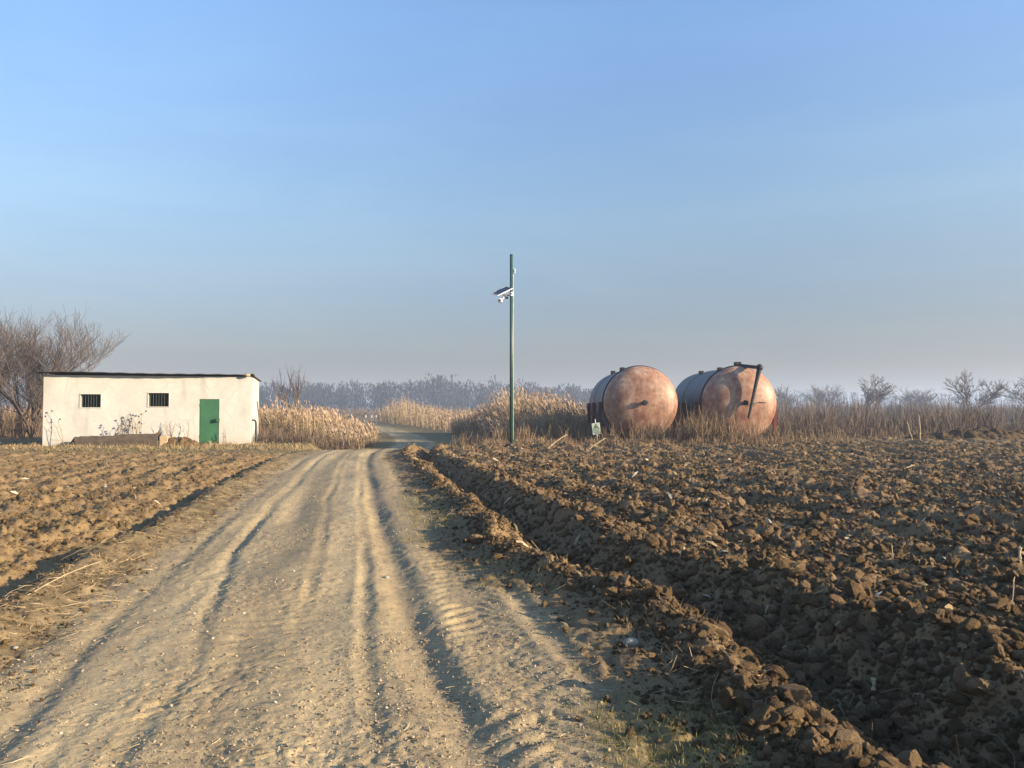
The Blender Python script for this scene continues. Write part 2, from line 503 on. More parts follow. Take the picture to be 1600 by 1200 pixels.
M['green_paint'] = simple('green_paint', (.020, .098, .040), (.032, .135, .056), 5, .5, bstr=.15, bdist=.004, spec=.4)
def chipped(name, c1, c2):
    m, N, L, P = new_mat(name)
    c = ramp(N, L, noise(N, L, 1.6, 6, .65), [(.3, c1), (.7, c2)])
    c = mix(N, L, c, (.13, .085, .05), ramp(N, L, noise(N, L, 9, 8, .75), [(.63, (0, 0, 0)), (.68, (.8, .8, .8))]))
    L.new(c, P.inputs['Base Color']); P.inputs['Roughness'].default_value = .6
    bump(N, L, P, noise(N, L, 3, 5), .3, .02)
    return m


M['door_paint'] = chipped('door_paint', (.018, .088, .036), (.036, .140, .062))
M['pole_green'] = simple('pole_green', (.018, .060, .046), (.032, .090, .068), 4, .45, bstr=.1, bdist=.002, spec=.5)
M['white_paint'] = simple('white_paint', (.68, .68, .66), (.80, .80, .78), 6, .6, bstr=.1)
M['white_plastic'] = simple('white_plastic', (.72, .72, .72), (.82, .82, .82), 6, .35, bstr=0)
M['dark_metal'] = simple('dark_metal', (.022, .024, .028), (.050, .050, .052), 8, .6, .4, bstr=.2)
M['grey_metal'] = simple('grey_metal', (.20, .20, .20), (.34, .34, .34), 9, .5, .5, bstr=.1)
M['bar_metal'] = simple('bar_metal', (.03, .05, .045), (.06, .085, .078), 9, .55, .2, bstr=.1)
M['roof'] = simple('roof_sheet', (.055, .052, .050), (.12, .112, .105), 3, .85, bstr=.3)
M['panel'] = simple('solar_cell', (.020, .028, .045), (.035, .045, .065), 12, .25, bstr=0, spec=.6)
M['red_steel'] = simple('red_steel', (.10, .024, .024), (.19, .060, .052), 7, .75, bstr=.4, bdist=.006)
M['rust'] = simple('rust', (.11, .055, .025), (.22, .115, .055), 12, .9, bstr=.5)
M['concrete'] = simple('old_concrete', (.06, .048, .037), (.125, .098, .073), 5, .95, bstr=.7, bdist=.02)
M['block'] = simple('tan_block', (.34, .25, .15), (.44, .34, .22), 9, .95, bstr=.5)
M['sign_face'] = simple('sign_face', (.40, .47, .40), (.50, .56, .47), 30, .6, bstr=0)
M['sign_green'] = simple('sign_green', (.035, .095, .045), (.055, .125, .060), 30, .6, bstr=0)
M['stone'] = simple('stone', (.22, .20, .17), (.36, .33, .28), 16, .9, bstr=.5)
M['dark_in'] = simple('interior', (.10, .10, .10), (.16, .16, .15), 4, .9, bstr=0)


def plaster():
    m, N, L, P = new_mat('white_plaster')
    a = noise(N, L, .9, 6, .6); b = noise(N, L, 5, 6, .7); s = noise(N, L, 2.2, 5, .6, stretch=(1, 1, .12))
    c = ramp(N, L, a, [(.3, (.45, .445, .415)), (.7, (.53, .53, .505))])
    c = mix(N, L, c, ramp(N, L, b, [(.25, (.84, .82, .78)), (.6, (1, 1, 1))]), .55, 'MULTIPLY')
    c = mix(N, L, c, ramp(N, L, s, [(.30, (.62, .60, .56)), (.45, (1, 1, 1))]), .42, 'MULTIPLY')
    vo = N.new('ShaderNodeTexVoronoi'); vo.feature = 'DISTANCE_TO_EDGE'; vo.inputs['Scale'].default_value = .55
    tc0 = N.new('ShaderNodeTexCoord'); wob = N.new('ShaderNodeMix'); wob.data_type = 'VECTOR'; wob.inputs[0].default_value = .12
    nz = N.new('ShaderNodeTexNoise'); nz.inputs['Scale'].default_value = 2.5; nz.inputs['Detail'].default_value = 6; L.new(tc0.outputs['Object'], nz.inputs['Vector'])
    L.new(tc0.outputs['Object'], wob.inputs[4]); L.new(nz.outputs['Color'], wob.inputs[5]); L.new(wob.outputs[1], vo.inputs['Vector'])
    ck = ramp(N, L, vo.outputs['Distance'], [(.0, (.55, .5, .44)), (.006, (1, 1, 1))])
    c = mix(N, L, c, ck, ramp(N, L, a, [(.48, (0, 0, 0)), (.56, (.8, .8, .8))]), 'MULTIPLY')
    # splashed soil on the foot of the wall
    tc = N.new('ShaderNodeTexCoord'); sp = N.new('ShaderNodeSeparateXYZ'); L.new(tc.outputs['Object'], sp.inputs[0])
    mr = N.new('ShaderNodeMapRange'); L.new(sp.outputs['Z'], mr.inputs[0])
    mr.inputs[1].default_value = .10; mr.inputs[2].default_value = .45; mr.inputs[3].default_value = .75; mr.inputs[4].default_value = 0
    mul = N.new('ShaderNodeMath'); mul.operation = 'MULTIPLY'; L.new(mr.outputs[0], mul.inputs[0]); L.new(b, mul.inputs[1])
    c = mix(N, L, c, (.36, .28, .18), mul.outputs[0])
    L.new(c, P.inputs['Base Color']); P.inputs['Roughness'].default_value = .92; P.inputs['Specular IOR Level'].default_value = .15
    bb = bump(N, L, P, a, .35, .06); bump(N, L, P, noise(N, L, 30, 4), .3, .008, bb)
    return m


def tank_mats():
    m, N, L, P = new_mat('tank_rusty_end')
    a = noise(N, L, 1.0, 9, .72); b = noise(N, L, 4.5, 8, .75); s = noise(N, L, 2.6, 5, .6, stretch=(1, 1, .2))
    c = ramp(N, L, a, [(.34, (.15, .072, .048)), (.45, (.26, .135, .090)), (.54, (.33, .20, .140)), (.66, (.46, .37, .28))])
    c = mix(N, L, c, ramp(N, L, b, [(.34, (.45, .40, .38)), (.48, (.95, .92, .9)), (.62, (1.12, 1.1, 1.06))]), .85, 'MULTIPLY')
    c = mix(N, L, c, (.50, .42, .33), ramp(N, L, s, [(.52, (0, 0, 0)), (.75, (.35, .35, .35))]))
    L.new(c, P.inputs['Base Color']); P.inputs['Roughness'].default_value = .48; P.inputs['Specular IOR Level'].default_value = .4
    bump(N, L, P, b, .12, .03)
    m2, N, L, P = new_mat('tank_grey_shell')
    a = noise(N, L, 1.2, 6, .6); s = noise(N, L, 2.5, 5, .6, stretch=(1, .2, 1))
    c = ramp(N, L, a, [(.3, (.095, .10, .105)), (.7, (.15, .15, .147))])
    c = mix(N, L, c, (.30, .19, .12), ramp(N, L, s, [(.56, (0, 0, 0)), (.75, (.6, .6, .6))]))
    L.new(c, P.inputs['Base Color']); P.inputs['Roughness'].default_value = .6
    return m, m2


M['plaster'] = plaster()
M['tank_end'], M['tank_shell'] = tank_mats()

# ------------------------------------------------------------------ ground, road, fields (one height field, split by zone)
def build_terrain():
    dense = np.radians(np.linspace(-50, 50, 840))
    side = np.radians(np.linspace(50, 310, 86)[1:-1])
    th = np.concatenate([dense, side])            # angle from +Y, clockwise
    rr = list(np.linspace(.25, 2.7, 12))
    r = 2.75
    while r < 47:
        rr.append(r); r += max(.0135, min(.00058 * r * r, .125))
    while r < 3000:
        rr.append(r); r *= 1.045
    rr.append(3000)
    rr = np.array(rr); nr, nt = len(rr), len(th)
    Rg, Tg = np.meshgrid(rr, th, indexing='ij')
    x = (Rg * np.sin(Tg)).ravel(); y = (Rg * np.cos(Tg)).ravel()
    z = H(x, y)
    V = np.stack([x, y, z], -1)
    V = np.vstack([V, [0, 0, ground_z(0, 0)]])
    x = V[:, 0]; y = V[:, 1]
    idx = np.arange(nr * nt).reshape(nr, nt)
    nx = np.roll(idx, -1, axis=1)
    Q = np.stack([idx[:-1], idx[1:], nx[1:], nx[:-1]], -1).reshape(-1, 4)
    T = np.stack([np.full(nt, nr * nt), idx[0], nx[0]], -1)
    u, v, ul, fr, fl, road, near = masks(x, y)
    g = grass_mask(x, y)
    frc = np.maximum(fr, sstep(-.85, -.35, v + .3 * fbm(x * 2, y * 2, 77, 3)) * (1 - sstep(33, 36, y)))
    Z1 = np.stack([road, frc, fl, np.ones_like(fr)], -1).astype(np.float32)
    wb = .12 * fbm(y * .4, x * .3, 140, 3) + .05 * fbm(x * 3, y * 3, 142, 3)
    ga = lambda c_, w_: np.exp(-((u + wb - c_) / w_) ** 2)
    brk = .35 + .65 * sstep(.25, .6, vn(x * .8, y * .35, 143))
    sh_ = np.interp(y, [0, 8, 14, 31], [0, 0, -.15, -.25])
    pale = road * brk * np.clip(ga(.15 + sh_, .2) + .8 * ga(-1.15, .28) + .5 * ga(1.85, .2), 0, 1)
    grit = road * (1.1 - .6 * brk) * np.clip(ga(-.45 + 1.3 * sh_, .22) + .9 * ga(.72 + sh_, .16) + .5 * ga(-1.72, .14) + .5 * ga(1.25, .25), 0, 1)
    Z2 = np.stack([g, pale, grit, np.ones_like(g)], -1).astype(np.float32)
    cq = Q[:, 0]
    zone = np.zeros(len(Q), int)
    zone[(road[cq] > .5) & (y[cq] < 420)] = 1
    zone[(fl[cq] > .5)] = 2
    zone[(fr[cq] > .5)] = 3
    names = ['ground', 'dirt_road', 'ploughed_field_left', 'ploughed_field_right']
    for k, nm in enumerate(names):
        q = Q[zone == k]; t = T if k == 0 else np.zeros((0, 3), int)
        used = np.unique(np.concatenate([q.ravel(), t.ravel()]))
        remap = np.full(len(V), -1); remap[used] = np.arange(len(used))
        me = mesh_np(nm, V[used], [remap[q]] + ([remap[t]] if len(t) else []), True)
        for an, A in (('zone', Z1), ('zone2', Z2)):
            at = me.attributes.new(an, 'FLOAT_COLOR', 'POINT'); at.data.foreach_set('color', A[used].ravel())
        link(nm, me, M['soil'], kind='structure')


def grass_mask(x, y):
    u, v, ul, fr, fl, road, near = masks(x, y)
    n = fbm(x * .9, y * .9, 120, 4)
    g = sstep(-1.25, -.85, v) * (1 - sstep(-.35, -.1, v)) * sstep(6.5, 8.5, y) * (1 - sstep(13, 17, y)) * sstep(-.25, .25, n + .1)
    g2 = sstep(-1.1, -.85, v) * (1 - sstep(-.35, -.1, v)) * (1 - sstep(4.0, 4.6, y)) * sstep(-.2, .25, n + .1)
    shed = sstep(28.5, 31.5, y + n) * (1 - sstep(40, 46, y)) * (1 - sstep(-2.6, -2.0, ul)) * (.45 + .55 * sstep(-.4, .3, n))
    plain = sstep(46, 60, y) * sstep(-.1, .5, fbm(x * .05, y * .05, 130, 3)) * .6 * (1 - road)
    rd2 = sstep(36, 42, y) * (np.exp(-(u / .4) ** 2) * road + (1 - sstep(3.5, 5, np.abs(u))) * (1 - road)) * .85
    return np.clip(np.maximum.reduce([g * .85, g2 * .9, shed * .9, plain, rd2]), 0, 1)


build_terrain()

# ------------------------------------------------------------------ loose soil, stones, straw, grass
ICO = None
def ico(sub):
    import bmesh
    bm = bmesh.new(); bmesh.ops.create_icosphere(bm, subdivisions=sub, radius=1)
    V = np.array([w.co[:] for w in bm.verts]); T = np.array([[w.index for w in f.verts] for f in bm.faces]); bm.free()
    return V, T


def rotmats(n):
    q = rng.normal(size=(n, 4)); q /= np.linalg.norm(q, axis=1, keepdims=True)
    a, b, c, d = q.T
    return np.stack([np.stack([1 - 2 * (c * c + d * d), 2 * (b * c - a * d), 2 * (b * d + a * c)], -1),
                     np.stack([2 * (b * c + a * d), 1 - 2 * (b * b + d * d), 2 * (c * d - a * b)], -1),
                     np.stack([2 * (b * d - a * c), 2 * (c * d + a * b), 1 - 2 * (b * b + c * c)], -1)], 1)


def lumps(name, x, y, s, sub, mt, sink=.3, jag=.28, smooth=False, flat=(.55, .9)):
    n = len(x); Vb, Tb = ico(sub)
    z = H(x, y)
    sc = 1 + jag * rng.normal(size=(n, len(Vb)))
    ax = np.stack([rng.uniform(.75, 1.3, n), rng.uniform(.6, 1.0, n), rng.uniform(*flat, n)], -1)
    V = Vb[None] * sc[..., None] * ax[:, None, :]
    Rm = rotmats(n)
    # mostly turned about the vertical, a little tumbled
    a = rng.uniform(0, 6.283, n); ca, sa = np.cos(a), np.sin(a)
    Rz = np.zeros((n, 3, 3)); Rz[:, 0, 0] = ca; Rz[:, 0, 1] = -sa; Rz[:, 1, 0] = sa; Rz[:, 1, 1] = ca; Rz[:, 2, 2] = 1
    tumb = rng.random(n) < .45
    Rz[tumb] = Rm[tumb]
    V = np.einsum('nij,nkj->nki', Rz, V) * s[:, None, None]
    V += np.stack([x, y, z + s * (.5 - sink)], -1)[:, None, :]
    T = (Tb[None] + (np.arange(n) * len(Vb))[:, None, None]).reshape(-1, 3)
    me = mesh_np(name, V.reshape(-1, 3), [T], smooth)
    return link(name, me, mt, kind='stuff')


def wedge(n, r0, r1, a0=-48, a1=48):
    r = r0 * (r1 / r0) ** rng.random(n)
    t = np.radians(rng.uniform(a0, a1, n))
    return r * np.sin(t), r * np.cos(t)


def pick(x, y, w):
    k = rng.random(len(x)) < w
    return x[k], y[k]


def soil_piece_mat(name, stops, bstr=.9):
    """soil whose colour differs from piece to piece"""
    m, N, L, P = new_mat(name)
    oi = N.new('ShaderNodeObjectInfo'); n = noise(N, L, 2.2, 5, .7)
    c = ramp(N, L, oi.outputs['Random'], stops)
    c = mix(N, L, c, ramp(N, L, n, [(.3, (.7, .69, .68)), (.7, (1.2, 1.19, 1.17))]), 1.0, 'MULTIPLY')
    L.new(c, P.inputs['Base Color']); P.inputs['Roughness'].default_value = .95; P.inputs['Specular IOR Level'].default_value = .1
    if bstr: bump(N, L, P, noise(N, L, 7, 5, .7), bstr, .08)
    return m


M['clod_i'] = soil_piece_mat('clod_pieces', [(0, (.165, .112, .062)), (.6, (.236, .162, .090)), (1, (.33, .23, .134))])
M['clod_pale_i'] = soil_piece_mat('clod_pieces_pale', [(0, (.20, .135, .068)), (.6, (.275, .19, .097)), (1, (.36, .255, .138))])
M['pebble_i'] = soil_piece_mat('pebble_pieces', [(0, (.17, .13, .085)), (.5, (.30, .235, .155)), (.95, (.44, .36, .26)), (1, (.58, .52, .43))], 0)


def clod_shape(seed, sub=4, rough=1.0):
    V, T = ico(sub)
    o = seed * 13.7
    def n3(V, f, s):
        return fbm(V[:, 0] * f + o, V[:, 1] * f + 3 + V[:, 2] * f * .7, s, 3, .6) + fbm(V[:, 2] * f + o, V[:, 0] * f * .6 - V[:, 1] * f, s + 9, 3, .6)
    r = 1 + .26 * n3(V, .9, seed) + rough * .16 * n3(V, 2.6, seed + 20) + rough * .06 * n3(V, 6, seed + 40)
    # broken faces
    rd = np.random.default_rng(seed)
    V = V * r[:, None]
    for k in range(9):
        d = rd.normal(size=3); d /= np.linalg.norm(d); h = rd.uniform(.42, .72)
        t = V @ d; V = V - np.clip(t - h, 0, None)[:, None] * d * .85
    return V * np.array([1.0, .82, .68]), T


PROTO = []
for k, (px, py, s_, lab) in enumerate((
        (1068, 952, .085, 'upright lit clod on the ridge crest right of the road, left of its neighbour clod'),
        (1104, 992, .085, 'rounded lit clod on the ridge crest, next nearer along the ridge'),
        (1450, 1078, .060, 'single orange lit clod standing out in the dark near furrow'),
        (1592, 772, .15, 'big pale clod at the right edge high up the field'),
        (1409, 936, .070, 'blocky lit clod in the middle of the right field'))):
    d_ = EYE * F / (py - HOR) * (.90 if py < 800 else .93)
    x_ = X(px, d_); z_ = float(H(np.array([x_]), np.array([d_]))[0])
    V_, T_ = clod_shape(k + 1)
    o_ = link('soil_clod', mesh_np('soil_clod', V_, [T_], False), M['clod_i'], label=lab, category='clod', group='large clods of the right field')
    o_.location = (x_, d_, z_ + s_ * .25); o_.scale = (s_,) * 3; o_.rotation_euler = (0, 0, k * 1.3)
    PROTO.append(o_)


def scatter(name, x, y, s, mt, sink=.15, pick_n=5):
    """loose pieces lying on the ground: points that carry the shapes of the large clods"""
    n = len(x); z = H(x, y) + s * (.5 - sink) * .7
    me = bpy.data.meshes.new(name); me.vertices.add(n)
    me.vertices.foreach_set('co', np.stack([x, y, z], -1).astype(np.float32).ravel())
    rot = np.stack([rng.normal(0, .5, n), rng.normal(0, .5, n), rng.uniform(0, 6.283, n)], -1)
    sc = s[:, None] * np.stack([rng.uniform(.8, 1.25, n), rng.uniform(.8, 1.2, n), rng.uniform(.75, 1.15, n)], -1)
    for an, A in (('rot', rot), ('scl', sc)):
        at = me.attributes.new(an, 'FLOAT_VECTOR', 'POINT'); at.data.foreach_set('vector', A.astype(np.float32).ravel())
    at = me.attributes.new('pick', 'INT', 'POINT'); at.data.foreach_set('value', rng.integers(0, pick_n, n).astype(np.int32))
    o = link(name, me, None, kind='stuff')
    g = bpy.data.node_groups.new(name, 'GeometryNodeTree')
    g.interface.new_socket('Geometry', in_out='INPUT', socket_type='NodeSocketGeometry')
    g.interface.new_socket('Geometry', in_out='OUTPUT', socket_type='NodeSocketGeometry')
    N, L = g.nodes, g.links
    gi = N.new('NodeGroupInput'); go = N.new('NodeGroupOutput'); join = N.new('GeometryNodeJoinGeometry')
    for p in reversed(PROTO):
        oi = N.new('GeometryNodeObjectInfo'); oi.inputs['Object'].default_value = p; oi.transform_space = 'ORIGINAL'
        sm = N.new('GeometryNodeSetMaterial'); sm.inputs['Material'].default_value = M[mt]
        ti = N.new('GeometryNodeGeometryToInstance')
        L.new(oi.outputs['Geometry'], sm.inputs[0]); L.new(sm.outputs[0], ti.inputs[0]); L.new(ti.outputs[0], join.inputs[0])
    ip = N.new('GeometryNodeInstanceOnPoints'); ip.inputs['Pick Instance'].default_value = True
    def attr(nm, ty):
        a = N.new('GeometryNodeInputNamedAttribute'); a.data_type = ty; a.inputs[0].default_value = nm
        return a.outputs[0]
    er = N.new('FunctionNodeEulerToRotation'); L.new(attr('rot', 'FLOAT_VECTOR'), er.inputs[0])
    L.new(gi.outputs[0], ip.inputs['Points']); L.new(join.outputs[0], ip.inputs['Instance'])
    L.new(attr('pick', 'INT'), ip.inputs['Instance Index']); L.new(er.outputs[0], ip.inputs['Rotation']); L.new(attr('scl', 'FLOAT_VECTOR'), ip.inputs['Scale'])
    L.new(ip.outputs[0], go.inputs[0])
    md = o.modifiers.new('pieces', 'NODES'); md.node_group = g
    return o


def clods():
    for nm, which, n, mt in (('soil_clods_right', 3, 400000, 'clod_i'), ('soil_clods_left', 4, 240000, 'clod_pale_i')):
        x, y = wedge(n, 3.0, 40)
        mk = masks(x, y)[which]
        x, y = pick(x, y, mk * (.35 + .65 * vn(x * .8, y * .8, 140)))
        r = np.hypot(x, y)
        s = (.004 + .040 * rng.random(len(x)) ** 7 + .00050 * r) * (1 + 1.4 * rng.random(len(x)) ** 6) * (1 if which == 3 else .85)
        scatter(nm, x, y, s, mt)


clods()
x, y = wedge(6000, 3.2, 30, -20, 48)
mk = masks(x, y); x, y = pick(x, y, mk[3] * sstep(.45, .75, vn(x * .9, y * .9, 145)))
scatter('soil_slabs', x, y, (.04 + .07 * rng.random(len(x)) ** 2.5) * (.8 + .02 * np.hypot(x, y)), 'clod_i', .35)
# crumbs on the ridge, the verge and the left bank
x, y = wedge(90000, 3.2, 24, -46, 46)
mk = masks(x, y)
for nm_, w_, mt_ in (('soil_crumbs_right', np.exp(-((mk[1] + .2) / .33) ** 2), 'clod_i'), ('soil_crumbs_left', np.exp(-((mk[2] + 2.35) / .45) ** 2), 'clod_pale_i')):
    xx_, yy_ = pick(x, y, w_)
    scatter(nm_, xx_, yy_, (.004 + .03 * rng.random(len(xx_)) ** 6 + .0006 * np.hypot(xx_, yy_)) * (1 if mt_ == 'clod_i' else .7), mt_)
# grit and stones on the road
x, y = wedge(75000, 3.2, 30, -38, 20)
x, y = pick(x, y, masks(x, y)[5] * (.3 + .7 * sstep(.35, .7, vn(x * 1.3, y * .6, 150))))
scatter('road_gravel', x, y, .0020 + .009 * rng.random(len(x)) ** 7 + .00025 * np.hypot(x, y), 'pebble_i')


def straws(name, x, y, ln, rad, mt, lift=.02, rise=.25):
    n = len(x); k = 4
    a = rng.uniform(0, 6.283, n); t = np.linspace(-.5, .5, k)
    bend = rng.normal(0, .25, n)
    ang = a[:, None] + bend[:, None] * t[None] * 3
    px = x[:, None] + ln[:, None] * t * np.cos(ang); py = y[:, None] + ln[:, None] * t * np.sin(ang)
    zz = H(px.ravel(), py.ravel()).reshape(n, k)
    zl = zz.max(1, keepdims=True) * .6 + zz * .4 + lift * rng.random((n, 1)) + (ln * rise * rng.normal(0, 1, n))[:, None] * t
    zl = np.maximum(zl, zz + .003)
    P = np.stack([px, py, zl], -1)
    R = rad[:, None] * np.array([1, .95, .85, .6])[None]
    V, Q = tubes(P, R, 3)
    return V, Q


def straw_layer():
    Vs = []; n = 0; Qs = []
    def put(x, y, ln, rad, **kw):
        nonlocal n
        V, Q = straws('', x, y, ln, rad, None, **kw); Vs.append(V); Qs.append(Q + n); n += len(V)
    # left bank
    x, y = wedge(30000, 3.4, 26, -40, 0)
    ul = masks(x, y)[2]
    x, y = pick(x, y, np.exp(-((ul + 2.35) / .38) ** 2) * (.25 + .75 * vn(x * 1.2, y * 1.2, 161)))
    r = np.hypot(x, y); put(x, y, rng.uniform(.03, .10, len(x)) + .22 * rng.random(len(x)) ** 4, .0008 + .0012 * rng.random(len(x)) + .00010 * r)
    # right ridge
    x, y = wedge(15000, 3.2, 24, -25, 40)
    v = masks(x, y)[1]
    x, y = pick(x, y, np.exp(-((v + .15) / .3) ** 2) * sstep(.4, .75, vn(x * 1.1, y * 1.1, 162)))
    r = np.hypot(x, y); put(x, y, rng.uniform(.05, .26, len(x)), .0008 + .0010 * rng.random(len(x)) + .00010 * r, rise=.35)
    # fields, thin
    x, y = wedge(5000, 3.5, 36)
    mk = masks(x, y); x, y = pick(x, y, np.clip(mk[3] + mk[4], 0, 1) * .6)
    r = np.hypot(x, y); put(x, y, rng.uniform(.04, .12, len(x)) + .22 * rng.random(len(x)) ** 4, .0008 + .0012 * rng.random(len(x)) + .00011 * r, rise=.35)
    # road, sparse short
    x, y = wedge(2600, 3.3, 20, -36, 15)
    mk = masks(x, y); x, y = pick(x, y, mk[5])
    put(x, y, rng.uniform(.02, .10, len(x)), .001 + .0012 * rng.random(len(x)), rise=.1)
    me = mesh_np('straw_litter', np.vstack(Vs), [np.vstack(Qs)])
    link('straw_litter', me, M['straw'], kind='stuff')


straw_layer()


def husk_layer():
    x1, y1 = wedge(13000, 6, 42, -8, 48)
    k = masks(x1, y1)[3] > .4; x1, y1 = x1[k], y1[k]
    k = rng.random(len(x1)) < .06 + .94 * sstep(12, 34, y1); x1, y1 = x1[k], y1[k]
    x2, y2 = wedge(500, 14, 32, -40, -8)
    k = masks(x2, y2)[4] > .4
    x = np.concatenate([x1, x2[k]]); y = np.concatenate([y1, y2[k]])
    n = len(x); t = np.array([-.5, 0, .5]); a = rng.uniform(0, 6.283, n); ln = rng.uniform(.04, .10, n) + .10 * rng.random(n) ** 4
    z = H(x, y)
    tilt = rng.normal(0, .5, n)
    P = np.stack([x[:, None] + ln[:, None] * t * np.cos(a)[:, None], y[:, None] + ln[:, None] * t * np.sin(a)[:, None],
                  z[:, None] + .035 + (ln * tilt)[:, None] * t + .3 * ln[:, None] * (np.array([0, .35, 0]))], -1)
    sd = np.stack([-np.sin(a), np.cos(a), rng.normal(0, .6, n)], -1)
    V, Q = strips(P, (ln * .13)[:, None] * np.array([.5, 1, .3]), sd)
    link('husk_litter', mesh_np('husk_litter', V, [Q]), M['husk'], kind='stuff')


husk_layer()


def grass_layer():
    x, y = wedge(110000, 3.3, 42, -40, 30)
    g = grass_mask(x, y)
    x, y = pick(x, y, g * .9)
    n = len(x); r = np.hypot(x, y)
    h = rng.uniform(.02, .07, n) * (1 + .9 * (r > 25)); a = rng.uniform(0, 6.283, n); ben = rng.uniform(.1, .9, n)
    t = np.array([0, .5, 1.0])
    z = H(x, y) - .005
    P = np.stack([x[:, None] + (h * ben * np.cos(a))[:, None] * t ** 2, y[:, None] + (h * ben * np.sin(a))[:, None] * t ** 2, z[:, None] + h[:, None] * t * (1 - .3 * t)], -1)
    W = (.0012 + .00022 * r)[:, None] * np.array([1, .8, .15])
    V, Q = strips(P, W)
    link('grass', mesh_np('grass', V, [Q]), M['grass'], kind='stuff')


grass_layer()

# ------------------------------------------------------------------ reeds, weeds, brush, far wood
def reeds(name, x, y, h, lean=.12):
    n = len(x); z = H(x, y, False)
    du = x - XC(y); edge = np.where(du > 0, .5 * (du - 3.2), -du - 2.6)
    h = h * (.45 + .55 * sstep(0, 3.5, edge)) * np.clip(rng.normal(.95, .16, n), .5, 1.25)
    keep = rng.random(n) < .25 + .75 * sstep(.2, .5, vn(x * .9, y * .9, 173)); x, y, z, h = x[keep], y[keep], z[keep], h[keep]; n = len(x)
    Vs = []; Qs = []; c = 0
    Vp = []; Qp = []; cp = 0
    a = rng.normal(2.6, .7, n); le = np.abs(rng.normal(lean, .08, n))
    dx, dy = np.cos(a) * le * h, np.sin(a) * le * h
    t = np.array([0, .35, .7, 1.0])
    P = np.stack([x[:, None] + dx[:, None] * t ** 2, y[:, None] + dy[:, None] * t ** 2, z[:, None] + h[:, None] * t], -1)
    w = .006 + .00014 * np.hypot(x, y)
    V, Q = strips(P, w[:, None] * np.array([1, .9, .8, .4])); Vs.append(V); Qs.append(Q + c); c += len(V)
    for k in range(3):
        f = rng.uniform(.25, .9, n); la = rng.uniform(0, 6.283, n); ll = rng.uniform(.25, .55, n)
        bx = x + dx * f ** 2; by = y + dy * f ** 2; bz = z + h * f
        tt = np.array([0, .5, 1.0])
        P = np.stack([bx[:, None] + (ll * np.cos(la))[:, None] * tt, by[:, None] + (ll * np.sin(la))[:, None] * tt,
                      bz[:, None] + ll[:, None] * (0.8 * tt - .75 * tt ** 2)], -1)
        V, Q = strips(P, (w * 1.5)[:, None] * np.array([.7, 1, .2])); Vs.append(V); Qs.append(Q + c); c += len(V)
    hasp = rng.random(n) < .32
    for k in range(3):
        m = hasp; nn = m.sum(); tt = np.array([0, .4, 1.0]); pl = rng.uniform(.18, .42, nn); pa = a[m] + rng.normal(0, .5, nn)
        bx = (x + dx)[m]; by = (y + dy)[m]; bz = (z + h)[m] - .05
        P = np.stack([bx[:, None] + (pl * .45 * np.cos(pa))[:, None] * tt ** 1.5, by[:, None] + (pl * .45 * np.sin(pa))[:, None] * tt ** 1.5,
                      bz[:, None] + pl[:, None] * (tt - .25 * tt ** 2)], -1)
        V, Q = strips(P, (rng.uniform(.018, .045, nn))[:, None] * np.array([.35, 1, .25])); Vp.append(V); Qp.append(Q + cp); cp += len(V)
    root = link(name, mesh_np(name, np.vstack(Vs), [np.vstack(Qs)]), M['reed'], kind='stuff')
    link('plumes', mesh_np('plumes', np.vstack(Vp), [np.vstack(Qp)]), M['plume'], root, kind='stuff')


def area(n, px0, px1, d0, d1):
    d = np.sqrt(rng.uniform(d0 * d0, d1 * d1, n))
    return X(rng.uniform(px0, px1, n), d), d


# reed bed between shed and road
x, d = area(9500, 398, 640, 36, 62)
u = x - XC(d); k = (u < -2.6 - 3.5 * (1 - sstep(36, 40, d))) & (d > 38.5 + 3 * vn(x * .5, 0 * x, 172) + 3 * (x < -11)); x, d = x[k], d[k]
reeds('reeds_left', x, d, rng.uniform(1.15, 1.9, len(x)) * (.8 + .35 * vn(x * .3, d * .3, 170)))
# reed bed right of the road up to the tanks
x, d = area(12500, 690, 935, 41, 68)
px = 800 + F * x / d
hh = 1.45 + .35 * sstep(46, 54, d) + 1.75 * sstep(46, 55, d) * np.exp(-((px - 790) / 62) ** 2) + .5 * np.exp(-((px - 870) / 30) ** 2)
u = x - XC(d); k = (u > 4.2) & (d > 42 + 3 * vn(x * .5, 0 * x, 171)); x, d, hh = x[k], d[k], hh[k]
reeds('reeds_middle', x, d, hh * rng.uniform(.72, 1.06, len(x)))
# reeds along the far bend
x, d = area(9000, 530, 760, 62, 150)
px = 800 + F * x / d
u = x - XC(d); k = (u > 4.2) & (u < 18); x, d, px = x[k], d[k], px[k]
reeds('reeds_far', x, d, (1.9 + 2.5 * np.exp(-((px - 612) / 50) ** 2)) * rng.uniform(.7, 1.1, len(x)))
x, d = area(2200, 390, 540, 66, 110)
u = x - XC(d); k = (u < -3.5); x, d = x[k], d[k]
reeds('reeds_beyond', x, d, rng.uniform(1.1, 1.9, len(x)))
x, d = area(1800, -120, 75, 47, 70)
reeds('reeds_behind_shed', x, d, rng.uniform(1.2, 1.9, len(x)))


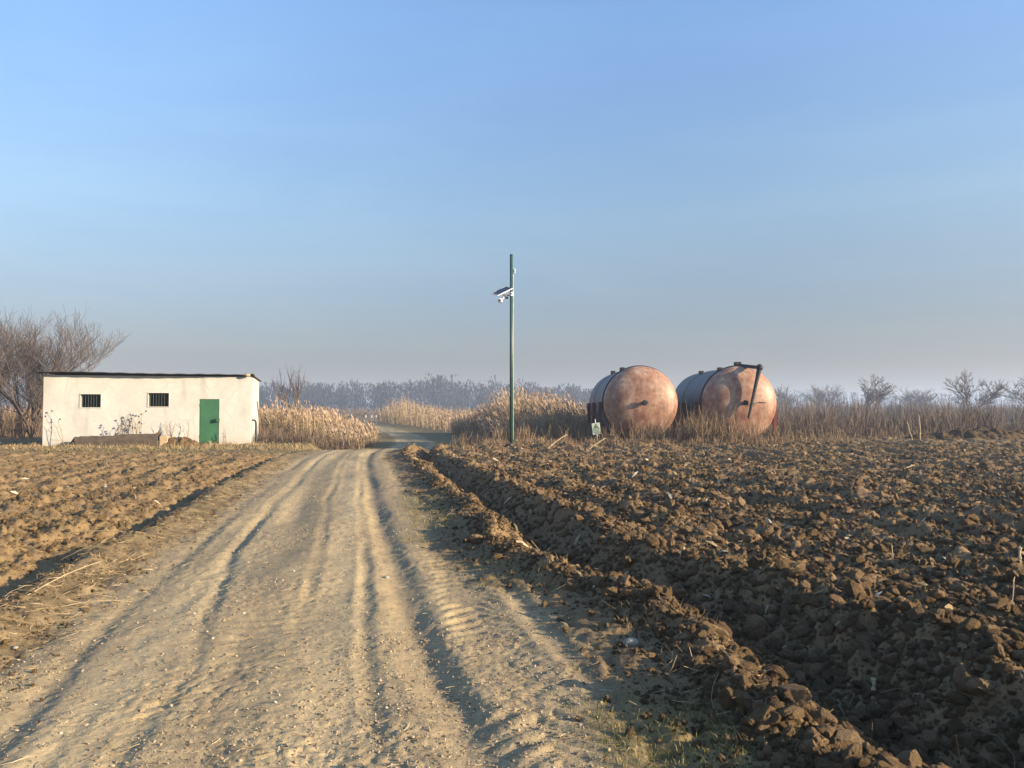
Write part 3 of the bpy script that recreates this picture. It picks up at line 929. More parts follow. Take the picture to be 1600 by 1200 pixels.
def twigs(name, x, y, h, per, mt, spread=.35, wid=1.0, det=False):
    """tufts of bare upright stems"""
    n = len(x) * per
    sg = np.minimum(.10, np.repeat(h, per) * .5)
    bx = np.repeat(x, per) + rng.normal(0, 1, n) * sg; by = np.repeat(y, per) + rng.normal(0, 1, n) * sg
    hh = np.repeat(h, per) * rng.uniform(.35, 1.05, n)
    a = rng.uniform(0, 6.283, n); s = np.abs(rng.normal(0, spread, n)) * hh; kink = rng.normal(0, .10, n) * hh; ka = rng.uniform(0, 6.283, n)
    f0 = rng.choice([0, 0, .35, .55], n)
    t = np.array([0, .5, 1.0])
    z = H(bx, by, det) - .02
    tt = f0[:, None] + (1 - f0)[:, None] * t
    P = np.stack([bx[:, None] + (s * np.cos(a))[:, None] * tt + (kink * np.cos(ka))[:, None] * np.array([0, 1, .3]),
                  by[:, None] + (s * np.sin(a))[:, None] * tt + (kink * np.sin(ka))[:, None] * np.array([0, 1, .3]), z[:, None] + hh[:, None] * tt], -1)
    w = (.003 + .00016 * np.hypot(bx, by)) * wid
    V, Q = strips(P, w[:, None] * np.array([1, .75, .3]))
    return link(name, mesh_np(name, V, [Q]), M[mt], kind='stuff')


# brush right of the tanks
x, d = area(2300, 1205, 1720, 44, 74)
px = 800 + F * x / d
k = (d > 45) & ~((px > 1550) & (rng.random(len(px)) < .75)); x, d = x[k], d[k]
twigs('brush', x, d, rng.uniform(.6, 1.8, len(x)) * (.45 + 1.1 * vn(x * .22, d * .22, 182)), 24, 'brush', .3, 1.15)
x, d = area(900, 925, 1215, 47, 70)
twigs('brush_behind_tanks', x, d, rng.uniform(1.3, 2.4, len(x)), 14, 'brush', .2)
x, d = area(500, -150, 72, 45, 75)
twigs('brush_left', x, d, rng.uniform(1.2, 2.6, len(x)), 30, 'brush', .25)
x, d = area(420, 405, 620, 36, 44)
u = x - XC(d); k = (u < -2.6 - 3 * (1 - sstep(36, 40, d))) & (d > 37.5); x, d = x[k], d[k]
twigs('undergrowth_left', x, d, rng.uniform(.4, .9, len(x)), 26, 'brush', .4)
x, d = area(620, 700, 940, 38, 46)
u = x - XC(d); k = (u > 2.6); x, d = x[k], d[k]
twigs('undergrowth_middle', x, d, rng.uniform(.4, 1.1, len(x)), 24, 'weed', .3)
# dry weeds along the field edge and in front of the tanks
x, d = area(620, 690, 1330, 34.8, 37.2)
twigs('dry_weeds', x, d, rng.uniform(.12, .42, len(x)), 18, 'weed', .5)
x = np.concatenate([rng.normal(8.5, .75, 80), rng.uniform(4.0, 13.5, 120)]); d = rng.uniform(35.6, 37.3, len(x))
twigs('tall_dry_weeds', x, d, np.where(np.arange(len(x)) < 80, rng.uniform(.9, 2.0, len(x)), rng.uniform(.5, 1.3, len(x))), 14, 'weed', .38)
x, d = area(260, 1215, 1640, 40.5, 44)
twigs('dry_weeds_right', x, d, rng.uniform(.2, .7, len(x)), 12, 'weed', .4)
x, d = area(420, 0, 480, 31, 36.5)
twigs('short_dry_weeds', x, d, rng.uniform(.08, .28, len(x)), 16, 'straw', .6)
x, y = wedge(2600, 3.6, 24, -40, 0)
ul_ = masks(x, y)[2]; x, y = pick(x, y, np.exp(-((ul_ + 2.45) / .33) ** 2) * sstep(.35, .7, vn(x * .9, y * .9, 183)))
twigs('bank_stubble', x, y, rng.uniform(.03, .10, len(x)), 14, 'straw', .9, .45, True)
x, y = wedge(2600, 3.4, 24, -25, 40)
v_ = masks(x, y)[1]; x, y = pick(x, y, np.exp(-((v_ + .15) / .25) ** 2) * sstep(.45, .75, vn(x * .9, y * .9, 184)))
twigs('ridge_stubble', x, y, rng.uniform(.04, .13, len(x)), 16, 'straw', .9, .45, True)
# grey thickets in the middle distance
x, d = area(1500, 1150, 1800, 95, 260)
twigs('thicket', x, d, rng.uniform(1.5, 3.8, len(x)) * (.6 + .8 * vn(x * .05, d * .05, 180)), 20, 'brush', .25, 1.3)
x, d = area(650, 380, 700, 170, 330)
twigs('thicket_left', x, d, rng.uniform(1, 3.2, len(x)) * (.5 + .9 * vn(x * .04, d * .04, 181)), 16, 'brush', .3, 1.4)


def far_wood():
    Vs = []; Qs = []; c = 0
    def put(V, Q):
        nonlocal c
        Vs.append(V); Qs.append(Q + c); c += len(V)
    n = 1300
    px = np.concatenate([rng.uniform(-350, 960, n), rng.uniform(900, 2000, 550)])
    d = np.concatenate([rng.uniform(400, 560, n), rng.uniform(640, 900, 550)])
    x = X(px, d); z = H(x, d, False) - .3
    prof = np.interp(px, [-350, 0, 400, 520, 600, 720, 800, 920, 960], [15, 16, 16.5, 17, 19.5, 20, 17.5, 15, 14])
    far = np.arange(len(px)) >= n
    prof[far] = 15 + 5 * vn(px[far] / 60, 0 * px[far], 190)
    h = prof * rng.uniform(.78, 1.04, len(px)) * (.9 + .2 * vn(px / 25, 0 * px, 191))
    # trunks
    t = np.array([0, .5, 1.0])
    P = np.stack([x[:, None] + rng.normal(0, .3, (len(x), 1)) * t, d[:, None] + 0 * t, z[:, None] + .7 * h[:, None] * t], -1)
    put(*tubes(P, np.full((len(x), 3), .16) * np.array([1.3, 1, .5]), 3))
    per = 62; N = len(x) * per
    rx = np.repeat(x, per); rd = np.repeat(d, per); rz = np.repeat(z, per); rh = np.repeat(h, per)
    f = rng.uniform(0, .98, N) ** .9
    rad = rh * .20 * np.sqrt(np.clip(1 - ((f - .5) / .55) ** 2, .35, 1)) * np.sqrt(rng.random(N))
    a = rng.uniform(0, 6.283, N); ln = rng.uniform(.8, 2.4, N)
    bx = rx + rad * np.cos(a); by = rd + rad * np.sin(a); bz = rz + rh * f
    ox = .45 * ln * np.cos(a); oy = .45 * ln * np.sin(a)
    P = np.stack([np.stack([bx, by, bz], -1), np.stack([bx + ox, by + oy, np.minimum(bz + ln * .9, rz + rh * 1.03)], -1)], 1)
    put(*strips(P, rng.uniform(.16, .42, N)[:, None] * np.array([1, .3])))
    link('far_wood', mesh_np('far_wood', np.vstack(Vs), [np.vstack(Qs)]), M['wood_far'], kind='stuff')


far_wood()

# ------------------------------------------------------------------ bare trees
def bare_tree(name, label, px, d, height, width, seed, stems=3, levels=4, up=.25, group=None, kids=(5, 5, 5, 4), fork=.12, twr=1.0, bulge=.55):
    rd = random.Random(seed)
    bx = X(px, d); bz = ground_z(bx, d)
    root = thing(name, label, 'tree', (bx, d, bz - .05), 0, group)
    lv = [[] for _ in range(levels + 1)]
    def grow(p, dr, ln, r, lev):
        pts = [p.copy()]; q = p.copy(); dd = dr.copy()
        for i in range(4):
            dd = dd + Vector((rd.gauss(0, .10), rd.gauss(0, .10), rd.gauss(0, .06) + up * .22 * (lev > 0)))
            dd.normalize(); q = q + dd * (ln / 4); pts.append(q.copy())
        lv[lev].append((pts, [r, r * .85, r * .7, r * .56, r * .40]))
        if lev >= levels: return
        nk = kids[min(lev, len(kids) - 1)]
        for i in range(nk):
            f = (.45 if lev == 0 and stems < 3 else .25) + (.55 if lev == 0 and stems < 3 else .75) * (i + rd.random()) / nk
            k = min(3, int(f * 4)); w = f * 4 - k
            b = pts[k].lerp(pts[k + 1], w)
            az = rd.uniform(0, 6.283); sp = rd.uniform(.5, 1.05)
            side = Vector((math.cos(az), math.sin(az), rd.uniform(-.2, .5)))
            nd = (dd * (1 - .5 * sp) + side * sp * .9).normalized()
            grow(b, nd, ln * rd.uniform(.5, .8) * (.75 + .2 * f), r * (.62 - .2 * f), lev + 1)
        # leader goes on
        grow(pts[-1], dd, ln * .5, r * .4, lev + 1)
    for s in range(stems):
        az = s * 6.283 / stems + rd.uniform(-.5, .5)
        tilt = (width / height) * bulge * rd.uniform(.5, 1.2) if stems > 1 else .05
        grow(Vector((0, 0, 0)), Vector((math.cos(az) * tilt, math.sin(az) * tilt, 1)).normalized(), height * .42, height * .018 / math.sqrt(max(1, stems * .6)), 0)
    allp = [p for l in lv for (pp, _) in l for p in pp]
    zm = max(p.z for p in allp); xs = sorted(p.x for p in allp); w_now = xs[int(len(xs) * .985)] - xs[int(len(xs) * .015)]
    sx, sz = width / w_now, height / zm
    def arr(ls, s):
        if not ls: return None
        P = np.array([[p[:] for p in pp] for pp, _ in ls]) * np.array([sx, sx, sz]); R = np.array([r for _, r in ls])
        R = np.maximum(R, (.0026 + .00010 * d) * twr)
        if s == 3: P, R = P[:, ::2], R[:, ::2]
        return tubes(P, R, s)
    V0, Q0 = arr(lv[0] + lv[1][:0], 7)
    link('trunk', mesh_np('trunk', V0, [Q0], True), M['bark'], root)
    Vs = []; Qs = []; c = 0
    for l in range(1, levels + 1):
        V, Q = arr(lv[l], 5 if l == 1 else 3); Vs.append(V); Qs.append(Q + c); c += len(V)
    link('crown', mesh_np('crown', np.vstack(Vs), [np.vstack(Qs)]), M['twig'], root)
    return root


bare_tree('bare_tree', 'spreading leafless tree rising behind the left end of the white shed', 50, 45.5, 8.0, 6.8, 3, stems=8, levels=4, up=.45, kids=(6, 5, 5, 3), bulge=1.0, twr=.8)
bare_tree('bare_tree', 'leafless tree cut by the left edge of the picture', -62, 44, 8.2, 7.0, 8, stems=4, levels=4, up=.3, kids=(5, 4, 4, 3), bulge=.9)
bare_tree('bare_tree', 'slender leafless sapling in the reeds just right of the shed', 458, 75, 6.6, 2.8, 21, stems=2, levels=3, up=.6, kids=(5, 4, 3), bulge=.6, twr=.6)
G = 'bare trees beyond the brush on the right'
bare_tree('bare_tree', 'small hazy bare tree close to the right side of the right tank', 1224, 230, 10.0, 7.5, 31, stems=3, levels=3, group=G, kids=(7, 6, 4), twr=1.3)
bare_tree('bare_tree', 'low wide bare tree, second to the right of the right tank', 1292, 240, 10.2, 9.5, 32, stems=4, levels=3, group=G, kids=(7, 6, 4), twr=1.3)
bare_tree('bare_tree', 'bare tree with a rounded crown above the middle of the brush', 1361, 160, 9.6, 6.2, 33, stems=2, levels=4, up=.1, group=G, kids=(6, 5, 4, 3), twr=1.3)
bare_tree('bare_tree', 'lowest bare tree, just left of the ragged tall one', 1428, 230, 9.0, 9.5, 34, stems=4, levels=3, group=G, kids=(7, 6, 4), twr=1.3)
bare_tree('bare_tree', 'tallest ragged bare tree with crooked limbs on the right skyline', 1512, 130, 9.0, 7.4, 35, stems=2, levels=4, up=.12, group=G, kids=(6, 5, 4, 3), twr=1.3)
bare_tree('bare_tree', 'bare tree at the right edge of the picture', 1594, 130, 8.6, 6.4, 36, stems=1, levels=4, up=.05, group=G, kids=(8, 5, 4, 3), twr=1.3)

# ------------------------------------------------------------------ the white shed
def shed():
    rz = math.atan2(.237, .97)
    root = thing('storage_shed', 'low white plastered shed with flat dark roof, two barred windows and a green door', 'shed', (-12.27, 37.0, -.05), rz)
    Lf, D, Ht = 8.77, 5.0, 3.22
    ops = [(-7.28, -6.44, 1.78, 2.37), (-4.465, -3.587, 1.82, 2.44), (-2.265, -1.40, .13, 2.17)]
    # front wall: grid with openings
    xs = sorted({-Lf, 0.0, *[o[0] for o in ops], *[o[1] for o in ops]}); zs = sorted({-.4, Ht, *[o[2] for o in ops], *[o[3] for o in ops]})
    def subdiv(a):
        out = []
        for p, q in zip(a[:-1], a[1:]):
            n = max(1, int((q - p) / .22)); out += [p + (q - p) * i / n for i in range(n)]
        return out + [a[-1]]
    xs = subdiv(xs); zs = subdiv(zs)
    mb = MB()
    wav = lambda x, z: .022 * float(fbm(np.array([x * .8]), np.array([z * .8]), 200, 3)[0])
    nx, nz = len(xs), len(zs)
    inop = lambda x, z: any(o[0] < x < o[1] and o[2] < z < o[3] for o in ops)
    edge = lambda x, z: any(o[0] - .01 <= x <= o[1] + .01 and o[2] - .01 <= z <= o[3] + .01 for o in ops)
    for yy, flip in ((0, False), (.25, True)):
        V = [(x, yy + (wav(x, z) if not flip and not edge(x, z) and -Lf < x < 0 else 0), z) for z in zs for x in xs]; Q = []
        for j in range(nz - 1):
            for i in range(nx - 1):
                if inop((xs[i] + xs[i + 1]) / 2, (zs[j] + zs[j + 1]) / 2): continue
                q = (j * nx + i, j * nx + i + 1, (j + 1) * nx + i + 1, (j + 1) * nx + i)
                Q.append(q[::-1] if flip else q)
        mb.add(V, Q)
    for (a, b, z0, z1) in ops:
        mb.add([(a, 0, z0), (b, 0, z0), (b, .25, z0), (a, .25, z0), (a, 0, z1), (b, 0, z1), (b, .25, z1), (a, .25, z1)],
               [(0, 1, 2, 3), (4, 7, 6, 5), (0, 3, 7, 4), (1, 5, 6, 2)])
    # end walls (subdivided right end, gently uneven) and back
    n = 14
    V = []; Q = []
    for j in range(n + 1):
        for i in range(n + 1):
            yy = D * i / n; zz = -.4 + (Ht + .4) * j / n
            V.append((0 + (.035 * float(fbm(np.array([yy * .7]), np.array([zz * .7]), 210, 3)[0]) if 0 < i < n else 0), yy, zz))
    for j in range(n):
        for i in range(n):
            Q.append((j * (n + 1) + i, j * (n + 1) + i + 1, (j + 1) * (n + 1) + i + 1, (j + 1) * (n + 1) + i))
    mb.add(V, Q)
    mb.box(-.27, -.05, .25, D - .25, -.4, Ht - .004)
    mb.box(-Lf, -Lf + .25, .25, D - .25, -.4, Ht - .004)
    mb.box(-Lf, 0, D - .25, D, -.4, Ht - .002)
    mb.build('wall', M['plaster'], root)
    MB().box(-Lf + .26, -.28, .256, D - .26, .02, .03).build('floor', M['dark_in'], root)
    # roof sheet, slightly wavy and sagging, falling to the right
    mb = MB(); nx, ny = 44, 10
    for top in (1, 0):
        V = []; Q = []
        for j in range(ny + 1):
            for i in range(nx + 1):
                fx = i / nx; fy = j / ny
                xx = -Lf - .14 + (Lf + .14 + .10) * fx; yy = -.46 + .28 * fx ** 3 + (D + .8) * fy
                zz = Ht + .125 - .06 * fx + .012 * math.sin(fx * 9) - .10 * fy + .010 * math.sin(xx * 23) * (1 if top else 1)
                if fx > .95 and fy < .12: zz += .05 * (fx - .95) / .05
                V.append((xx, yy, zz + (.022 if top else 0)))
        for j in range(ny):
            for i in range(nx):
                q = (j * (nx + 1) + i, j * (nx + 1) + i + 1, (j + 1) * (nx + 1) + i + 1, (j + 1) * (nx + 1) + i)
                Q.append(q if top else q[::-1])
        mb.add(V, Q)
    n1 = (nx + 1) * (ny + 1); rim = [i for i in range(nx + 1)] + [(j + 1) * (nx + 1) - 1 for j in range(1, ny + 1)] + [ny * (nx + 1) + i for i in range(nx - 1, -1, -1)] + [j * (nx + 1) for j in range(ny - 1, 0, -1)]
    mb.q.append(np.array([(rim[k], rim[k - 1], rim[k - 1] + n1, rim[k] + n1) for k in range(len(rim))])[:, ::-1])
    roof = mb.build('roof', M['roof'], root)
    cp = MB(); cp.lathe([(.001, -.08), (.10, -.07), (.15, 0), (.10, .06), (.001, .07)], (-.16, -.16, Ht + .075), 14, 'Z')
    cp.build('pale_stone', M['block'], roof, True, label='pale lump lying on the right roof corner')
    MB().box(-Lf - .22, -Lf - .02, -.30, -.02, Ht - .22, Ht + .10, .03).build('gutter_end', M['dark_metal'], root)
    # windows
    for (a, b, z0, z1) in ops[:2]:
        f = MB(); fw = .028
        f.box(a - fw, b + fw, -.026, .05, z1, z1 + fw); f.box(a - fw, b + fw, -.022, .05, z0 - fw, z0)
        f.box(a - fw, a, -.021, .05, z0, z1); f.box(b, b + fw, -.021, .05, z0, z1)
        w = f.build('window', M['plaster'], root)
        for i in range(7):
            xx = a + (b - a) * (i + .7) / 7.4
            MB().tube([(xx, .08, z0 - .01), (xx, .08, z1 + .01)], .010, 6, False).build('bar', M['bar_metal'], w)
    # door
    a, b, z0, z1 = ops[2]
    d = MB().box(a + .012, b - .012, .015, .06, z0 + .02, z1 - .012, .006)
    d.box(a + .05, b - .05, .009, .0149, z0 + .07, z1 - .06, .002)
    d = d.build('door', M['door_paint'], root)
    MB().box(b - .13, b + .03, -.17, .014, 1.12, 1.27, .012).build('lock_box', M['green_paint'], d)
    for zz in (z0 + .3, z1 - .3):
        MB().tube([(a + .018, .0, zz - .07), (a + .018, .0, zz + .07)], .016, 8).build('hinge', M['green_paint'], d)
    MB().box(a, b, -.02, .2, z0 - .12, z0 + .001).build('doorstep', M['concrete'], root)
    # pipe out of the end wall corner
    MB().tube([(.22, .25, -.1), (.22, .25, 1.0), (.21, .25, 1.1), (.16, .24, 1.17), (.05, .22, 1.19)], .045, 8).build('vent_pipe', M['dark_metal'], root)
    return root


shed_o = shed()
bpy.context.view_layer.update()
SM = shed_o.matrix_world.copy()


def shed_pt(x, y, z):
    p = SM @ Vector((x, y, z)); return p


def lean_rod():
    p = shed_pt(.30, 2.9, 0); q = shed_pt(.06, 3.0, 2.1)
    z0 = ground_z(p.x, p.y)
    o = MB().tube([(0, 0, 0), ((q.x - p.x) * .5, (q.y - p.y) * .5, (q.z - z0) * .5), (q.x - p.x, q.y - p.y, q.z - z0)], .03, 8).build('rusty_rod', M['rust'], None)
    o.location = (p.x, p.y, z0); o['label'] = 'thin rusty rod leaning on the sunlit end wall of the shed'; o['category'] = 'rod'


lean_rod()


def trough():
    p = shed_pt(-7.35, -.95, 0); z0 = min(ground_z(p.x, p.y), 0) - .05
    rz = math.atan2(.237, .97)
    root = thing('trough', 'long low weathered trough lying in front of the shed wall', 'trough', (p.x, p.y, z0), rz)
    L_ = 3.55; n = 30; V = []; Q = []
    for i in range(n + 1):
        f = i / n; xx = L_ * f
        top = .50 + .05 * f + (.05 if f > .53 else 0) + .008 * math.sin(f * 40)
        nose = sstep(0, .07, np.array(f)) * 1.0
        t = .22 + (top - .22) * float(nose); w = .42 * (.6 + .4 * float(nose))
        prof = [(-w * .85, 0), (-w, t * .6), (-w, t), (-w + .07, t), (-w + .12, t * .5), (w - .12, t * .5), (w - .07, t), (w, t), (w, t * .6), (w * .85, 0)]
        V += [(xx + .015 * random.gauss(0, 1), a, b + .006 * random.gauss(0, 1)) for a, b in prof]
    m = 10
    for i in range(n):
        for k in range(m - 1):
            Q.append((i * m + k, i * m + k + 1, (i + 1) * m + k + 1, (i + 1) * m + k)[::-1])
    mb = MB().add(V, Q)
    for e, off in ((0, 0), (1, n * m)):
        T = [(off, off + k, off + k + 1) for k in range(1, m - 1)]
        mb.t.append(np.array(T if e else [t[::-1] for t in T]))
    mb.build('basin', M['concrete'], root)
    MB().tube([(L_ - .25, -.2, .50), (L_ - .1, -.2, .58), (L_ + .02, -.2, .66), (L_ + .05, -.2, .76)], [.05, .045, .04, .05], 7).build('bracket', M['rust'], root)
    MB().box(L_ + .03, L_ + .38, -.18, .2, -.05, .50, .03).build('end_block', M['block'], root)


trough()


def mound(name, label, cat, cx, cy, rx, ry, h, seed, mt):
    n = 90; V = []; Q = []
    g = np.linspace(-1, 1, n + 1)
    GX, GY = np.meshgrid(g, g)
    wx = cx + GX.ravel() * rx; wy = cy + GY.ravel() * ry
    rr = np.sqrt(GX.ravel() ** 2 + GY.ravel() ** 2) + .18 * fbm(GX.ravel() * 2, GY.ravel() * 2, seed, 3)
    hh = h * np.clip(1 - rr ** 1.7, -.3, 1)
    zz = H(wx, wy, False)
    z0 = float(zz.min())
    zz = zz - .02 + hh + sstep(0, .12, hh) * ((.22 * h) * fbm(wx * 2.2, wy * 2.2, seed + 3, 6, .68) + .25 * clodf(wx, wy, .34, seed + 5) + .5 * clodf(wx, wy, .17, seed + 9) + .05 * fbm(wx * 9, wy * 9, seed + 11, 4, .7))
    V = np.stack([wx - cx, wy - cy, zz - z0], -1)
    idx = np.arange((n + 1) ** 2).reshape(n + 1, n + 1)
    Q = np.stack([idx[:-1, :-1], idx[:-1, 1:], idx[1:, 1:], idx[1:, :-1]], -1).reshape(-1, 4)
    o = link(name, mesh_np(name, V, [Q], True), mt, label=label, category=cat)
    o.location = (cx, cy, z0)


p = shed_pt(-3.05, -.75, 0)
mound('soil_mound', 'small soil mound between the trough and the green door', 'mound', p.x, p.y, 1.0, .6, .38, 220, M['clod'])
mound('soil_heap', 'large dark soil heap at the far right end of the ploughed field', 'soil heap', X(1535, 40.6), 40.6, 2.8, 1.4, .62, 230, M['heap'])
mound('soil_heap', 'low soil heap left of the large dark one, at the field edge', 'soil heap', X(1462, 40.4), 40.4, 2.0, 1.0, .34, 240, M['heap'])


def wall_weed(label, px, off, h, seed, n, lean=(0, 0), burrs=True):
    rd = random.Random(seed)
    base = shed_pt(px, off, 0); z0 = ground_z(base.x, base.y)
    root = thing('dry_weed', label, 'weed', (base.x, base.y, z0 - .03), 0, 'dry weeds against the shed')
    st = []; heads = MB()
    for i in range(n):
        a = rd.uniform(0, 6.283); l = h * rd.uniform(.5, 1.05); s = rd.uniform(.1, .4)
        e = Vector((lean[0] * l + s * l * math.cos(a), lean[1] * l + s * l * math.sin(a) * .5, l))
        p0 = Vector((rd.gauss(0, .06), rd.gauss(0, .04), 0))
        pts = [p0 + e * t + Vector((rd.gauss(0, .015), rd.gauss(0, .015), 0)) for t in (0, .3, .6, .85, 1)]
        st.append((pts, .010))
        for k in range(3):
            b = pts[2 + (k % 3)]; a2 = rd.uniform(0, 6.283); l2 = l * rd.uniform(.12, .3)
            tip = b + Vector((math.cos(a2) * l2 * .7, math.sin(a2) * l2 * .4, l2 * .8))
            st.append(([b, b.lerp(tip, .25), b.lerp(tip, .5) + Vector((0, 0, .01)), b.lerp(tip, .75), tip], .006))
            if burrs and rd.random() < .5:
                V, T = ico(2); MB().add(V * .035 * np.array([1, 1, 1.2]) + np.array(tip[:]), T=T).build('seed_head', M['bark'], root)
    P = np.array([[q[:] for q in pp] for pp, _ in st]); R = np.array([[r, r, r * .9, r * .75, r * .6] for _, r in st])
    V, Q = tubes(P, R, 4)
    link('stems', mesh_np('stems', V, [Q]), M['weed'], root)


wall_weed('leaning dry burdock with dark burrs at the left corner of the shed', -7.75, -.5, 1.35, 1, 3, (-.55, 0))
wall_weed('tall twiggy dry weed above the middle of the trough', -4.9, -.35, 1.35, 2, 9)
wall_weed('dry weed with dark seed heads left of the twiggy one by the trough', -5.6, -.4, 1.1, 3, 5, (.3, 0))
wall_weed('bushy dry weed between the second window and the soil mound', -3.45, -.3, 1.0, 4, 8, burrs=False)
wall_weed('thin dry weed rising just left of the green door', -2.75, -.3, 1.15, 5, 3, burrs=False)
wall_weed('short dry weed just right of the green door', -1.15, -.25, .6, 6, 5, burrs=False)

# ------------------------------------------------------------------ storage tanks
def tank(px, label, arm):
    R, y0, y1, zc = 1.78, 38.0, 45.2, 1.95
    cx = X(px, 38.0)
    root = thing('storage_tank', label, 'tank', (cx, y0, 0), 0, 'cylindrical tanks by the field')
    sh = MB()
    prof = [(R, 0), (R, y1 - y0)]
    for k in range(1, 11):
        t = k / 10 * math.pi / 2; prof.append((max(.001, R * math.cos(t)), y1 - y0 + .7 * math.sin(t)))
    sh.lathe(prof, (0, 0, zc), 96)
    sh.build('shell', M['tank_shell'], root, True)
    e = MB(); prof = []
    for k in range(24, -1, -1):
        t = k / 24 * math.pi / 2; prof.append((max(.001, R * math.cos(t) ** .92), -.72 * math.sin(t)))
    prof[-1] = (R, -.0)
    prof.append((R + .002, .26))
    e.lathe(prof, (0, 0, zc), 96)
    e.build('dished_end', M['tank_end'], root, True)
    b = MB().lathe([(R - .01, .26), (R + .055, .26), (R + .055, .34), (R - .01, .34)], (0, 0, zc), 96)
    b.build('band', M['dark_metal'], root)
    w = MB().lathe([(R - .01, 4.4), (R + .02, 4.4), (R + .02, 4.46), (R - .01, 4.46)], (0, 0, zc), 96)
    w.build('seam', M['tank_shell'], root)
    for yy, aa in ((.30, 2.05), (4.43, 2.0)):
        x0, z0 = (R + .04) * math.cos(aa), zc + (R + .04) * math.sin(aa)
        MB().box(x0 - .12, x0 + .12, yy - .13, yy + .13, z0 - .09, z0 + .12, .03).build('lifting_lug', M['dark_metal'], root)
    # valve stub in the middle of the end
    vb = MB().tube([(0.05, -.60, zc), (.05, -.84, zc)], .085, 14)
    vb.tube([(0.05, -.84, zc), (.05, -.89, zc)], .13, 14)
    vv = vb.build('valve', M['dark_metal'], root)
    hw = MB()
    for k in range(5):
        a = k * 6.283 / 5 + .3
        hw.tube([(.05, -.90, zc), (.05 + .14 * math.cos(a), -.90, zc + .14 * math.sin(a))], .018, 6)
    hw.build('handwheel', M['dark_metal'], vv)
    # steel cradle posts
    for yy in (.55, 3.6, 6.4):
        for s in (-1, 1):
            q = MB(); xx = s * (R + .10)
            q.box(xx - .08, xx + .08, yy - .10, yy - .075, -.3, zc + .05); q.box(xx - .08, xx + .08, yy + .075, yy + .10, -.3, zc + .05)
            q.box(xx - .012, xx + .012, yy - .075, yy + .075, -.3, zc + .05)
            q.build('support_post', M['red_steel'], root)
        MB().box(-R - .22, R + .22, yy - .14, yy + .14, -.1, .16, .01).build('cross_beam', M['red_steel'], root)
    if arm:
        # loose pipe assembly hung over the end
        top = (.02, .28, zc + R + .06)
        el = (.70, -.95, zc + R - .12)
        bot = (.14, -.98, 1.22)
        a = MB().tube([top, el], .085, 10).build('pipe_arm', M['dark_metal'], root)
        MB().box(top[0] - .16, top[0] + .16, top[1] - .16, top[1] + .16, top[2] - .07, top[2] + .16, .04).build('clamp', M['dark_metal'], a)
        V, T = ico(2); MB().add(V * .17 + np.array(el), T=T).build('elbow', M['dark_metal'], a, True)
        mid = tuple(el[i] * .75 + bot[i] * .25 for i in range(3))
        q = MB().tube([el, mid], [.12, .085], 10); q.tube([mid, bot], [.085, .055], 10)
        q.build('drop_pipe', M['dark_metal'], root)
        q = MB().tube([(.35, -.80, zc - .12), (.5, -.76, zc - .02), (.75, -.72, zc + .03), (1.05, -.62, zc + .01), (1.12, -.60, zc + .0)], .013, 6)
        q.build('wire', M['dark_metal'], root)


tank(1001, 'left rusty storage tank with plain dished end and sign beside it', False)
tank(1155, 'right rusty storage tank with dark pipe hung over its dished end', True)


def warning_sign():
    d = 36.8; cx = X(935, d); z0 = ground_z(cx, d)
    root = thing('warning_sign', 'small tilted pale green warning sign on a thin white stake left of the tanks', 'sign', (cx, d, z0 - .1), 0)
    root.rotation_euler = (0, -math.radians(7), 0)
    MB().tube([(0, .03, 0), (0, .03, 1.30)], .018, 8).build('stake', M['white_paint'], root)
    b = MB().box(-.19, .19, 0, .012, .58, 1.12, .004).build('board', M['sign_face'], root)
    # triangle outline with a mark inside, lines of print below
    def bar(p, q, w, mb):
        p = Vector(p); q = Vector(q); t = (q - p).normalized(); nrm = Vector((-t.y, t.x)) * w
        c = [p + nrm, p - nrm, q - nrm, q + nrm]
        mb.add([(k.x, -.004, k.y) for k in c], [(0, 1, 2, 3)])
    t = MB(); A, B, C = (0, 1.08), (-.135, .83), (.135, .83)
    bar(A, B, .014, t); t2 = MB(); bar(B, C, .014, t2); bar(C, A, .014, t2)
    t.build('triangle_side', M['sign_green'], b)
    t2.v = [v + np.array([0, -.001, 0]) for v in t2.v]; t2.build('triangle_sides', M['sign_green'], b)
    m = MB(); bar((-.05, .87), (.0, .98), .02, m); m.v = [v + np.array([0, -.002, 0]) for v in m.v]; m.build('symbol', M['sign_green'], b)
    m = MB(); bar((.05, .87), (.015, .95), .02, m); m.v = [v + np.array([0, -.003, 0]) for v in m.v]; m.build('symbol', M['sign_green'], b)
    for k, w in enumerate((.13, .11, .13, .09)):
        m = MB(); bar((-w, .77 - .045 * k), (w, .77 - .045 * k), .010, m); m.build('print_line', M['sign_green'], b)


warning_sign()

